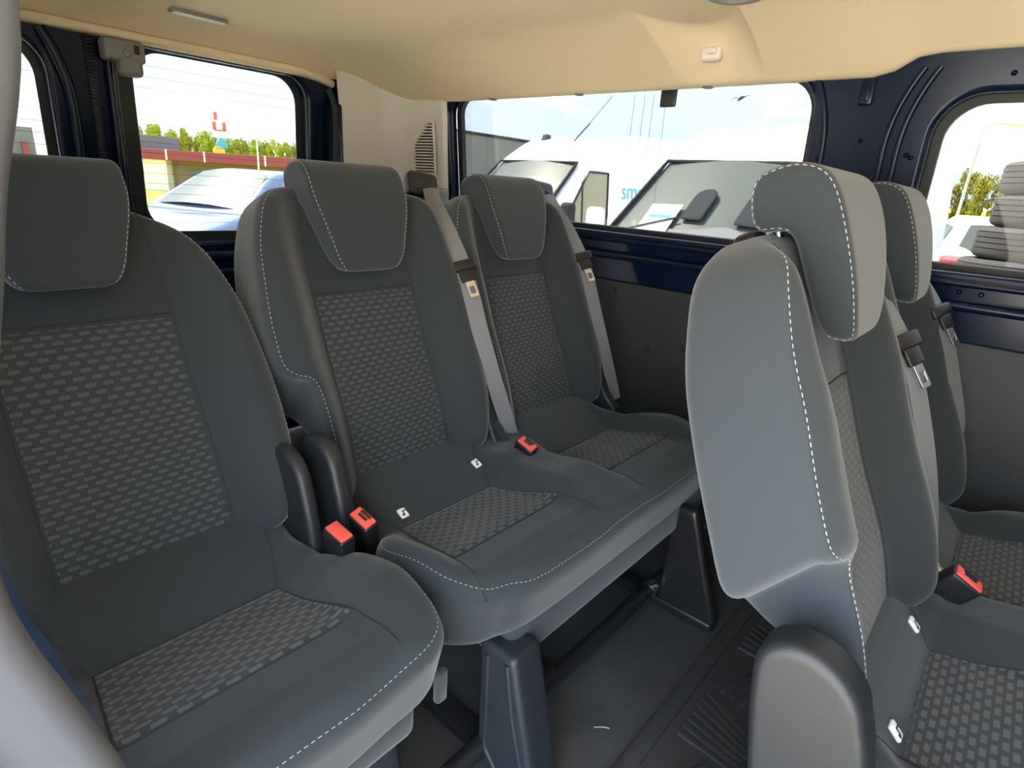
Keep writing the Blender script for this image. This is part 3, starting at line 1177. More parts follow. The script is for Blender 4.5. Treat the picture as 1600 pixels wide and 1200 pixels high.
def make_cushion(root, O, centres, y_min, y_max, lab=None, ramp=0.142, round_min=0.0):
    """one cushion under one or two backrests; centres are seat middles relative to O"""
    O = np.asarray(O, float)
    dr = ramp - 0.142
    xr, xf = -0.055, 0.432 + dr
    nb = 0.065

    def rx(x):
        return np.where(x < ramp, x * (0.142 / ramp), x - ramp + 0.142)

    if len(centres) == 1:
        def front(x, y):
            return cushion_field(rx(x), y - centres[0])
    else:
        def front(x, y):
            d0, d1 = np.abs(y - centres[0]), np.abs(y - centres[1])
            return cushion_field(rx(x), np.minimum(d0, d1))

    def back(x, y):
        return -0.175 + 0.0 * x
    out = [(xr, y_min + nb + 0.02), (xr + 0.04, y_min + nb), (0.10 + dr, y_min + nb), (0.145 + dr, y_min + 0.052), (0.175 + dr, y_min + 0.018), (0.205 + dr, y_min + 0.002), (0.26 + dr, y_min - 0.002),
           (0.34 + dr, y_min + 0.002), (0.395 + dr, y_min + 0.018), (0.425 + dr, y_min + 0.060), (xf, y_min + 0.13)]
    ym = [y_min + 0.14 + t * (y_max - y_min - 0.28) for t in (0.2, 0.4, 0.6, 0.8)]
    out += [(xf + 0.006, y) for y in ym]
    mir = [(x, y_max + y_min - y) for x, y in out[:11]][::-1]
    if round_min:
        for i in range(6, 11):
            out[i] = (out[i][0] - round_min * 0.25 * (i == 9), out[i][1] + round_min * (0.15, 0.45, 1.0, 1.0, 0.6)[i - 6])
    out += mir
    out += [(xr - 0.002, y) for y in ym[::-1]]
    pad = Pad(out, front, back, 0.045, 0.03, centre=(0.20, (y_min + y_max) / 2), n=220, smooth_n=6)

    def fm(u, v, w):
        # the front face leans back a little towards the bottom
        lean = np.clip((-0.06 - w) / 0.12, 0, 1)
        uu = u - 0.030 * lean * np.clip((u - 0.25) / 0.18, 0, 1)
        return np.stack([O[0] + uu, O[1] + v, O[2] + w], 1)
    V, F = pad.build(fm, rings=56, bands=6)
    cu = mesh("cushion", V, F, M_CLOTH, root, smooth=80)
    if lab:
        cu["label"] = lab
    def ins_map(u, v, c):
        v2 = v + (u - ramp) / 0.162 * (0.20 * (v - c) + 0.008)
        return fm(u, v2, pad.top(u, v2) + 0.0024 - 0.0035 * ((u < ramp + 1e-4) | (u > ramp + 0.1619)))

    for c in centres:
        us = np.linspace(ramp, ramp + 0.162, 24)
        vs_ = np.linspace(c - 0.122, c + 0.122, 30)
        V, F, U, W = grid_patch(us, vs_, lambda u, v: ins_map(u, v, c))
        mesh("fabric_panel", V, F, M_WOVEN2, cu, uv=np.stack([(W - c) / 0.0235, U / 0.0105], 1), label="patterned fabric panel with staggered light dashes")
        parts = []
        for sgn in (-1, 1):
            uu = np.linspace(ramp, ramp + 0.258, 40)
            vv = c + sgn * (0.124 + (0.026 + sgn * 0.008) * np.clip((uu - ramp) / 0.162, 0, 1) + 0.010 * sstep((uu - ramp - 0.158) / 0.1))
            parts.append(tube(fm(uu, vv, pad.top(uu, vv) + 0.0002), 0.0012, 6))
            # seam up the corner of the rear slope
            uu = np.linspace(0.0, ramp, 14)
            vv = c + sgn * (0.165 - 0.040 * (uu / ramp) ** 1.5)
            parts.append(tube(fm(uu, vv, pad.top(uu, vv) + 0.0002), 0.0010, 6))
        for xx in (ramp, ramp + 0.163):
            ww_ = 0.124 if xx == ramp else 0.148
            vv = np.linspace(c - ww_, c + ww_, 24) + (0.008 if xx > ramp else 0)
            parts.append(tube(fm(np.full_like(vv, xx), vv, pad.top(np.full_like(vv, xx), vv) + 0.0002), 0.0013, 6))
        V, F = join(*parts)
        mesh("seam", V, F, M_SEAM, cu)
    # pale stitching along the front lip and round the outer ends
    ins = pad.inset(0.010)
    ids = [i for i in range(len(ins)) if ins[i, 0] > 0.155 + dr]
    n = len(ins)
    first = next(i for i in ids if (i - 1) % n not in ids)
    run, i = [], first
    while i in ids:
        run.append(i)
        i = (i + 1) % n
    q = ins[run]
    V, F = dashes(fm(q[:, 0], q[:, 1], pad.top(q[:, 0], q[:, 1]) + 0.0006))
    mesh("stitching", V, F, M_STITCH, cu)
    return cu, pad, fm


def tag_clip(cu, pad, fm, x, y):
    """small child-seat anchor tag on the rear slope of the cushion"""
    e = 1e-3
    u0 = np.array([x, x + e, x])
    v0 = np.array([y, y, y + e])
    P = fm(u0, v0, pad.top(u0, v0))
    tx, ty = P[1] - P[0], P[2] - P[0]
    tx /= np.linalg.norm(tx)
    ty /= np.linalg.norm(ty)
    nz = np.cross(tx, ty)
    if nz[2] < 0:
        nz = -nz
    Rm = np.stack([tx, ty, nz], 1)
    V, F = box((0, 0, 0), (0.022, 0.018, 0.006), bev=0.0025)
    t = mesh("anchor_tag", V @ Rm.T + P[0] + nz * 0.003, F, M_SILVER, cu, label="small silver child seat anchor tag")
    V, F = join(box((0.001, 0.0, 0.0033), (0.010, 0.002, 0.001)), box((-0.003, 0.003, 0.0033), (0.002, 0.007, 0.001)), box((0.005, -0.003, 0.0033), (0.004, 0.004, 0.001)))
    mesh("pictogram", V @ Rm.T + P[0] + nz * 0.003, F, M_BLACK, t, smooth=False)


def hinge_cover(root, xc, y0, y1, zt, zb=0.24, w=0.058, mat_=None, lab=None):
    """upright plastic cover with a rounded top, in the x-z plane"""
    out = []
    for i in range(13):
        a = math.pi * i / 12
        out.append((w * math.cos(a), zt - w + w * math.sin(a)))
    out += [(-w - 0.004, zt - 0.12), (-w - 0.006, zb + 0.05), (-w, zb), (0, zb), (w + 0.005, zb), (w + 0.008, zb + 0.05), (w + 0.006, zt - 0.12)]
    pad = Pad(out, lambda u, v: 0 * u + (y1 - y0) / 2, lambda u, v: 0 * u - (y1 - y0) / 2, 0.012, 0.012, centre=(0, zt - 0.14), n=110, smooth_n=6)
    fm = lambda u, v, w_: np.stack([xc + u - 0.18 * (v - zt), (y0 + y1) / 2 + w_, v], 1)
    V, F = pad.build(fm, rings=18, bands=6)
    h = mesh("hinge_cover", V, F, mat_ or M_PLASTIC, root, smooth=60)
    if lab:
        h["label"] = lab
    return h


def buckle(root, base, d, up_hint, slot=True):
    """black buckle head with a red button on a short stalk"""
    d = np.asarray(d, float)
    d /= np.linalg.norm(d)
    f = np.asarray(up_hint, float)
    f -= d * (f @ d)
    f /= np.linalg.norm(f)
    s = np.cross(d, f)
    Rm = np.stack([s, f, d], 1)          # local x across, y towards the front face, z along the stalk
    base = np.asarray(base, float)
    V, F = box((0, 0, 0.052), (0.050, 0.030, 0.092), bev=0.005)
    b = mesh("buckle", V @ Rm.T + base, F, M_BLACK, root, label="black belt buckle with a red button")
    V, F = box((0, 0.0, 0.0985), (0.043, 0.023, 0.006), bev=0.002)
    mesh("release_button", V @ Rm.T + base, F, M_RED, b, label="red release button")
    if slot:
        V, F = join(box((0.0, -0.007, 0.1005), (0.024, 0.005, 0.004)), box((0, 0.0, 0.1015), (0.02, 0.005, 0.002)))
        mesh("latch_slot", V @ Rm.T + base, F, M_BLACK, b, smooth=False)
    V, F = sweep([base + d * t for t in (-0.10, -0.05, 0.02)], rrect(-0.016, 0.016, -0.004, 0.004, 0.002, 2), up=f)
    mesh("stalk", V, F, M_BLACK, b)
    return b


def strap(P, width, nrm, th=0.0016):
    prof = [(-width / 2, -th / 2), (width / 2, -th / 2), (width / 2, th / 2), (width * 0.2, th * 0.62), (-width * 0.2, th * 0.62), (-width / 2, th / 2)]
    return sweep(P, prof, up=nrm)


def belt(root, guide, pts, nrm, tongue_t, width=0.041, lab=None):
    """guide housing at the shoulder, webbing, sliding tongue"""
    P = smooth_path(pts, 10)
    V, F = strap(P, width, nrm)
    bl = mesh("seat_belt", V, F, M_BELT, root, smooth=40, label=lab or "grey seat belt webbing")
    i = int(tongue_t * (len(P) - 1))
    p = P[i]
    d, s, u = frame_from(P[i + 1] - P[i - 1], nrm)
    Rm = np.stack([s, d, u], 1)
    V, F = join(box((0, 0, 0.004), (0.062, 0.026, 0.013), bev=0.005), box((0, 0.026, 0.006), (0.036, 0.03, 0.008), bev=0.003))
    t = mesh("belt_tongue", V @ Rm.T + p, F, M_BLACK, bl, label="belt tongue with a bright metal plate")
    hole = rrect(-0.007, 0.007, 0.008, 0.026, 0.002, 2)
    V, F = plate_with_holes(rrect(-0.0105, 0.0105, -0.01, 0.034, 0.003, 3), [hole], 0.003, 0.0005,
                            lambda a, b, c: np.stack([a, b, c], 1))
    V = V + np.array([0, 0.045, 0.006])
    mesh("latch_plate", V @ Rm.T + p, F, M_CHROME, t, smooth=False, label="bright metal latch plate")
    return bl


def belt_guide(root, c, R3):
    out = rrect(-0.045, 0.045, -0.032, 0.032, 0.014, 4)
    pad = Pad(out, lambda u, v: 0 * u + 0.016, lambda u, v: 0 * u - 0.016, 0.008, 0.008, n=60, poly=True, centre=(0, 0))
    fm = lambda u, v, w: np.asarray(c, float) + np.stack([u, v, w], 1) @ R3.T
    V, F = pad.build(fm, rings=10, bands=3)
    g = mesh("belt_guide", V, F, M_BLACK, root, label="black belt guide housing on the shoulder of the backrest")
    V, F = box((-0.016, -0.006, 0.0155), (0.034, 0.018, 0.006), bev=0.003)
    mesh("guide_cap", fm(V[:, 0], V[:, 1], V[:, 2]), F, M_PLASTIC2, g)
    V, F = box((0.020, -0.006, 0.0155), (0.034, 0.018, 0.006), bev=0.003)
    mesh("guide_cap", fm(V[:, 0], V[:, 1], V[:, 2]), F, M_PLASTIC2, g)
    return g


def pedestal(root, xc, y0, y1, ztop, wt, wb, lean=0.0, mat_=None, ribbed=True, lab=None, z0=0.0):
    """trapezoid support in the x-z plane between y0 and y1"""
    out = [(-wt, ztop), (wt, ztop), (wt + (wb - wt) * 0.35 + lean * 0.5, ztop * 0.62), (wb * 0.93 + lean, 0.05), (wb + lean, 0.006 + z0), (0, 0.006 + z0), (-wb + lean, 0.006 + z0), (-wb * 0.93 + lean, 0.05), (-wt - (wb - wt) * 0.35 + lean * 0.4, ztop * 0.62)]
    dense = np.vstack([np.linspace(out[i], out[(i + 1) % len(out)], 14, endpoint=False) for i in range(len(out))])
    pad = Pad(dense, lambda u, v: 0 * u + (y1 - y0) / 2, lambda u, v: 0 * u - (y1 - y0) / 2, 0.012, 0.012, centre=(lean * 0.4, ztop * 0.45), n=120, poly=True)
    fm = lambda u, v, w_: np.stack([xc + u, (y0 + y1) / 2 + w_, v], 1)
    V, F = pad.build(fm, rings=14, bands=4)
    h = mesh("leg", V, F, mat_ or M_PLASTIC2, root, smooth=50)
    if lab:
        h["label"] = lab
    if ribbed:
        a = [(-wt * 0.45, ztop * 0.93), (-wt * 0.55 + lean * .2, ztop * 0.60), (-wb * 0.55 + lean * 0.8, ztop * 0.22), (-wb * 0.15 + lean, ztop * 0.08), (wb * 0.45 + lean, ztop * 0.07)]
        b = [(wt * 0.65, ztop * 0.95), (wt * 0.75 + lean * .4, ztop * 0.62), (wb * 0.72 + lean, ztop * 0.10)]
        parts = []
        for line in (a, b):
            L = np.vstack([np.linspace(line[i], line[i + 1], 8, endpoint=(i == len(line) - 2)) for i in range(len(line) - 1)])
            parts.append(tube(fm(L[:, 0], L[:, 1], np.full(len(L), -(y1 - y0) / 2 + 0.001)), 0.0055, 8))
        V, F = join(*parts)
        mesh("moulded_rib", V, F, M_PLASTIC2, h)
    return h


def skirt(root, x0, x1, y0, y1, z0, z1, lab="lower front cloth skirt of the seat"):
    V, F = box(((x0 + x1) / 2, (y0 + y1) / 2, (z0 + z1) / 2), (x1 - x0, y1 - y0, z1 - z0), bev=0.018)
    mesh("front_skirt", V, F, M_CLOTH, root, label=lab)


# ---------------------------------------------------------------- rear single seat
XR, ZR = -0.90, 0.48
O1 = (XR, 0.225, ZR)
TH1 = math.radians(26)
rs = thing("rear_single_seat", "single grey cloth seat by the rear doors, beside the door pillar", "seat", (XR + 0.2, 0.225, 0.0))
b1, pad1, fm1 = make_backrest(rs, O1, th=TH1, sloping=True)
make_headrest(rs, O1, 0.038, math.radians(17), th=TH1, dy=-0.014, sc=0.90)
cu1, cp1, cf1 = make_cushion(rs, O1, [0.0], -0.262, 0.270)
hinge_cover(rs, -0.866, 0.420, 0.448, 0.606, lab="dark plastic hinge cover beside the backrest")
buckle(rs, (-0.745, 0.452, 0.404), (0.22, -0.10, 0.95), (0.05, -1, -0.2), slot=False)
skirt(rs, XR + 0.03, XR + 0.395, 0.02, 0.43, 0.255, 0.325)
V, F = box((XR + 0.398, 0.470, 0.322), (0.014, 0.022, 0.06), bev=0.006)
mesh("fabric_tab", V, F, M_CLOTH, rs)
pedestal(rs, XR + 0.33, 0.33, 0.40, 0.29, 0.05, 0.09, 0.03)
pedestal(rs, XR + 0.30, 0.02, 0.08, 0.29, 0.05, 0.10, 0.02, ribbed=False)
V, F = box((XR + 0.25, 0.20, 0.03), (0.50, 0.05, 0.035), bev=0.008)
mesh("floor_rail", V, F, M_STEEL, rs)

# ---------------------------------------------------------------- rear double seat
YA, YB = 0.718, 1.200
O2, O3 = (XR, YA, ZR), (XR, YB, ZR)
rd = thing("rear_double_seat", "grey cloth double seat of the rear row, beside the left wall", "seat", (XR + 0.2, 0.96, 0.0))
b2, pad2, fm2 = make_backrest(rd, O2, "backrest nearer the single seat")
make_headrest(rd, O2)
b3, pad3, fm3 = make_backrest(rd, O3, "backrest nearer the left wall")
make_headrest(rd, O3)
cu2, cp2, cf2 = make_cushion(rd, (XR, 0.96, ZR), [YA - 0.96, YB - 0.96], YA - 0.96 - 0.222, YB - 0.96 + 0.262, round_min=0.05)
tag_clip(cu2, cp2, cf2, 0.118, YA - 0.96 - 0.10)
tag_clip(cu2, cp2, cf2, 0.085, YA - 0.96 + 0.135)
hinge_cover(rd, -0.856, 0.4745, 0.508, 0.614, lab="broad dark plastic hinge cover beside the single seat")
buckle(rd, (-0.768, 0.524, 0.404), (0.30, -0.26, 0.91), (0.05, -1, -0.2))
skirt(rd, XR + 0.03, XR + 0.405, 0.63, 1.42, 0.235, 0.345)
# shoulder belts
Rg = np.stack([np.array([0.25, 0.93, -0.25]) / 1.0, -UU * 0.9 + NN * 0.3, NN], 1)


def guide_frame(yaw):
    ex = np.array([math.sin(yaw), math.cos(yaw), -0.12])
    ex /= np.linalg.norm(ex)
    ey = UU - ex * (UU @ ex)
    ey /= np.linalg.norm(ey)
    return np.stack([ex, ey, np.cross(ex, ey)], 1)


def seat_belt_for(root, O, fm, pad, lab, end=None, tt=0.40, us=1.0):
    """belt from the outer shoulder down over the front edge of the backrest"""
    c = fm(np.array([0.285]) * us, np.array([0.622]), np.array([-0.075]))[0]
    g = belt_guide(root, c, guide_frame(0.12))
    st = fm(np.array([0.262, 0.235, 0.200]) * us, np.array([0.600, 0.555, 0.500]), np.array([-0.095, -0.095, -0.095]))
    V, F = sweep(smooth_path(st, 5), rrect(-0.030, 0.030, -0.014, 0.014, 0.008, 3), up=NN)
    mesh("guide_stem", V, F, M_PLASTIC2, g)
    u = np.array([0.296, 0.266, 0.242, 0.236, 0.238, 0.258, 0.285, 0.302])
    v = np.array([0.614, 0.561, 0.478, 0.363, 0.228, 0.105, 0.010, -0.056])
    w = np.array([-0.058, -0.020, 0.030, 0.064, 0.068, 0.058, 0.042, 0.030])
    P = fm(u * us, v, w)
    if end is not None:
        P = np.vstack([P[:-2], end])
    return belt(root, None, P, NN + np.array([0, -0.45, 0]), tt, lab=lab)


seat_belt_for(rd, O2, fm2, pad2, "grey belt webbing hanging down between the two backrests")
seat_belt_for(rd, O3, fm3, pad3, "grey belt webbing hanging down by the left wall")
# belt foot covers between and beside the cushions
for y in (0.965, 1.455):
    out = [(-0.07, 0.40), (0.02, 0.40), (0.06, 0.43), (0.02, 0.47), (-0.01, 0.53), (-0.03, 0.58), (-0.07, 0.60), (-0.10, 0.55), (-0.10, 0.45)]
    pad_ = Pad(out, lambda u, v: 0 * u + 0.018, lambda u, v: 0 * u - 0.018, 0.010, 0.010, n=70, centre=(-0.04, 0.48))
    V, F = pad_.build(lambda u, v, w, y=y: np.stack([XR + 0.03 + u, y + w, v], 1), rings=10, bands=3)
    mesh("belt_foot_cover", V, F, M_PLASTIC2, rd)
buckle(rd, (-0.80, 0.985, 0.395), (0.40, -0.20, 0.90), (0.05, -1, -0.2))
pts = [(-0.80, 0.985, 0.40), (-0.83, 0.975, 0.455), (-0.87, 0.968, 0.505)]
V, F = strap(smooth_path(pts, 8), 0.018, (0.8, -0.2, 0.5))
mesh("buckle_webbing", V, F, M_PLASTIC2, rd)
# supports and tubes under the bench
pedestal(rd, XR + 0.395, 0.600, 0.675, 0.300, 0.040, 0.075, 0.035, lab="blue grey plastic leg cover at the near end")
pedestal(rd, XR + 0.42, 1.265, 1.300, 0.315, 0.030, 0.083, 0.042, M_STEEL, False, "black steel leg at the wall end")
pedestal(rd, XR + 0.10, 1.250, 1.290, 0.315, 0.030, 0.085, 0.0, M_STEEL, False, "black steel rear leg at the wall end")
pedestal(rd, XR + 0.05, 0.600, 0.650, 0.300, 0.040, 0.085, 0.0, M_STEEL, False, "black steel rear leg at the near end")
V, F = tube([(-0.530, 0.52, 0.055), (-0.530, 0.95, 0.055), (-0.530, 1.34, 0.055)], 0.019, 14)
mesh("cross_tube", V, F, M_STEEL, rd)
V, F = tube([(-0.530, 1.235, 0.055), (-0.530, 1.262, 0.055)], 0.021, 14)
mesh("tube_collar", V, F, M_CHROME, rd)
for y, nm in ((0.637, 0), (1.285, 1)):
    V, F = box((XR + 0.255, y, 0.016), (0.57, 0.05, 0.026), bev=0.006)
    mesh("floor_rail", V, F, M_STEEL, rd)
for x, y in ((-0.44, 1.285), (-0.40, 1.285), (-0.56, 1.285)):
    V, F = revolve([(0.0, 0.010), (0.006, 0.010), (0.009, 0.0)], (x, y, 0.028), 'z', 10)
    mesh("rail_bolt", V, F, M_CHROME, rd)
# latch arm on the floor under the bench
V, F = box((-0.62, 0.80, 0.085), (0.20, 0.055, 0.035), np.array([[0.99, 0, 0.12], [0, 1, 0], [-0.12, 0, 0.99]]), bev=0.010)
mesh("latch_arm", V, F, M_STEEL, rd)
V, F = box((-0.72, 0.98, 0.20), (0.05, 0.72, 0.05), bev=0.01)
mesh("seat_frame", V, F, M_STEEL, rd)

# ---------------------------------------------------------------- middle row double seat
DX, DZ = 0.80, -0.012
XM, ZM = XR + DX, ZR + DZ
YC, YD = 0.868, 1.335
XB = -0.032                # the nearer row sits with its backrests further forward on the cushion
O4, O5 = (XB, YC, ZM), (XB, YD, ZM)
md = thing("middle_double_seat", "grey cloth double seat of the nearer row, seen from its side", "seat", (XM + 0.2, 1.10, 0.0))
b4, pad4, fm4 = make_backrest(md, O4, "backrest nearest the door opening, with its broad side turned to the viewer")
make_headrest(md, O4, 0.066)
b5, pad5, fm5 = make_backrest(md, O5, "backrest nearer the left wall")
make_headrest(md, O5, 0.066)
cu4, cp4, cf4 = make_cushion(md, (XM + 0.077, 1.10, ZM), [YC - 1.10, YD - 1.10], YC - 1.10 - 0.258, YD - 1.10 + 0.258, ramp=0.065)
for y, x in ((YC - 0.105, 0.050), (YC + 0.125, 0.035), (YD - 0.11, 0.045)):
    tag_clip(cu4, cp4, cf4, x, y - 1.10)
hinge_cover(md, -0.068, 0.590, 0.645, 0.602, 0.20, w=0.058, lab="broad dark plastic hinge cover on the side of the nearer seat")
seat_belt_for(md, O4, fm4, pad4, "grey belt webbing between the two backrests")
seat_belt_for(md, O5, fm5, pad5, "grey belt webbing running down to the floor by the left wall",
              end=np.array([[XB - 0.01, YD + 0.27, 0.50], [XB + 0.02, YD + 0.283, 0.40]]), us=0.88)
buckle(md, (0.012, 1.108, 0.412), (0.50, -0.10, 0.85), (0.1, -1, -0.1))
for y in (1.102,):
    out = [(-0.07, 0.38), (0.02, 0.38), (0.08, 0.41), (0.02, 0.46), (-0.01, 0.52), (-0.03, 0.56), (-0.07, 0.58), (-0.10, 0.54), (-0.10, 0.45)]
    pad_ = Pad(out, lambda u, v: 0 * u + 0.022, lambda u, v: 0 * u - 0.022, 0.012, 0.012, n=70, centre=(-0.04, 0.47))
    V, F = pad_.build(lambda u, v, w, y=y: np.stack([XB + 0.01 + u, y + w, v], 1), rings=10, bands=3)
    mesh("belt_foot_cover", V, F, M_PLASTIC2, md)
V, F = box((XB + 0.02, YD + 0.283, 0.40), (0.05, 0.03, 0.06), bev=0.008)
mesh("belt_anchor", V, F, M_BLACK, md)
skirt(md, XM + 0.03, XM + 0.40, 0.70, 1.50, 0.23, 0.33)
for y in (0.66, 1.42):
    pedestal(md, XM + 0.36, y, y + 0.06, 0.30, 0.04, 0.08, 0.03, z0=0.012)
    pedestal(md, XM + 0.02, y, y + 0.05, 0.30, 0.04, 0.09, 0.0, M_STEEL, False, z0=0.012)

# ---------------------------------------------------------------- ribbed rubber mat
th = thing("rubber_mat", "black ribbed rubber mat on the floor in front of the rear row", "mat", (0.05, 0.8, 0.0))
V, F = box((-0.148, 0.85, 0.004), (0.384, 1.55, 0.008), bev=0.003)
mesh("mat_base", V, F, M_MAT, th, smooth=False)
V, F = sweep([(-0.325, 0.09, 0.008), (-0.325, 1.60, 0.008)], rrect(-0.018, 0.018, -0.003, 0.006, 0.003, 2))
mesh("mat_edge", V, F, M_MAT, th)
parts = []
blk = 0.165
for bi in range(2):
    for bj in range(9):
        x0 = -0.295 + bi * blk
        y0 = 0.10 + bj * blk
        flip = (bi + bj) % 2
        for q in range(7):
            t = (q + 0.5) / 7
            if flip:
                a, b_ = (x0 + 0.01, y0 + blk * t), (x0 + blk - 0.012, y0 + blk * t * 0.55 + 0.0)
            else:
                a, b_ = (x0 + blk * t, y0 + 0.012), (x0 + blk * (t * 0.6 + 0.4), y0 + blk - 0.012)
            parts.append(sweep([(a[0], a[1], 0.008), (b_[0], b_[1], 0.008)], [(-0.0045, -0.001), (0.0045, -0.001), (0.0035, 0.006), (-0.0035, 0.006)]))
V, F = join(*parts)
mesh("mat_ribs", V, F, M_MAT, th, smooth=False)
# scrap of thread on the floor
V, F = tube([(-0.42, 0.83, 0.002), (-0.405, 0.845, 0.002), (-0.395, 0.85, 0.002)], 0.0012, 6)
props(mesh("lint", V, F, M_STITCH, loc=(-0.41, 0.84, 0.0)), "short white scrap of thread on the black floor", "thread")

# ================================================================== outside
GZ = -0.70
V, F, U, W = grid_patch(np.linspace(-60, 40, 30), np.linspace(-40, 30, 30), lambda u, v: np.stack([u, v, 0 * u + GZ], 1))
S(mesh("ground", V, F, M_GRAVEL, smooth=False), "pale gravel yard around the vans")
V, F, U, W = grid_patch(np.linspace(-16, 60, 20), np.linspace(0, 1, 6), lambda u, v: np.stack([u, 17.0 + 0 * u + 60 * v, GZ + 0.02 + 2.2 * v], 1))
S(mesh("field", V, F, M_GRASS, smooth=False), "yellow green meadow beyond the yard")
V, F, U, W = grid_patch(np.linspace(-140, -24, 20), np.linspace(0, 1, 2), lambda u, v: np.stack([u, -20.0 + 80 * v, GZ + 0.03 + 0 * u], 1))
S(mesh("verge", V, F, M_GRASS, smooth=False), "grass strip in front of the low building")


def veh_frame(loc, fwd):
    f = np.array([fwd[0], fwd[1], 0.0])
    f /= np.linalg.norm(f)
    s = np.array([-f[1], f[0], 0])
    L = np.array([loc[0], loc[1], GZ])
    return lambda V: L + np.outer(np.asarray(V, float)[:, 0], f) + np.outer(np.asarray(V, float)[:, 1], s) + np.outer(np.asarray(V, float)[:, 2], np.array([0, 0, 1.0]))


def side_slab(out, hw, R, fm, n=150, taper=None, centre=None, smooth_n=5):
    """closed side outline (x,z) thickened across the width, with rounded flanks"""
    def wf(u, v):
        w = hw + 0 * u
        if taper is not None:
            w = taper(u, v)
        return w
    pad = Pad(out, wf, lambda u, v: -wf(u, v), R, R, n=n, smooth_n=smooth_n, centre=centre)
    return pad.build(lambda u, v, w: fm(np.stack([u, w, v], 1)), rings=22, bands=10), pad


def quad_panel(corners, fm, bulge=0.0, n=8, thick=0.0):
    """glass pane between four corners (local vehicle coordinates), slightly bowed"""
    c = np.asarray(corners, float)
    nrm = np.cross(c[1] - c[0], c[3] - c[0])
    nrm /= np.linalg.norm(nrm)

    def f(u, v):
        P = (np.outer((1 - u) * (1 - v), c[0]) + np.outer(u * (1 - v), c[1]) + np.outer(u * v, c[2]) + np.outer((1 - u) * v, c[3]))
        return P + np.outer(bulge * 4 * u * (1 - u), nrm)
    P, F, U, W = grid_patch(np.linspace(0, 1, n), np.linspace(0, 1, n), f)
    return fm(P), F


def wheel(root, fm, x, y, r=0.34):
    prof = [(r * 0.55, -0.10), (r * 0.93, -0.10), (r, -0.07), (r, 0.07), (r * 0.93, 0.10), (r * 0.55, 0.10)]
    V, F = revolve(prof, (x, y, r), 'y', 26)
    w = mesh("wheel", fm(V), F, M_RUBBER, root, smooth=40)
    V, F = revolve([(0.0, -0.07), (r * 0.56, -0.085), (r * 0.56, 0.085), (0.0, 0.07)], (x, y, r), 'y', 20)
    mesh("hub_cap", fm(V), F, M_GALV, w, smooth=40)


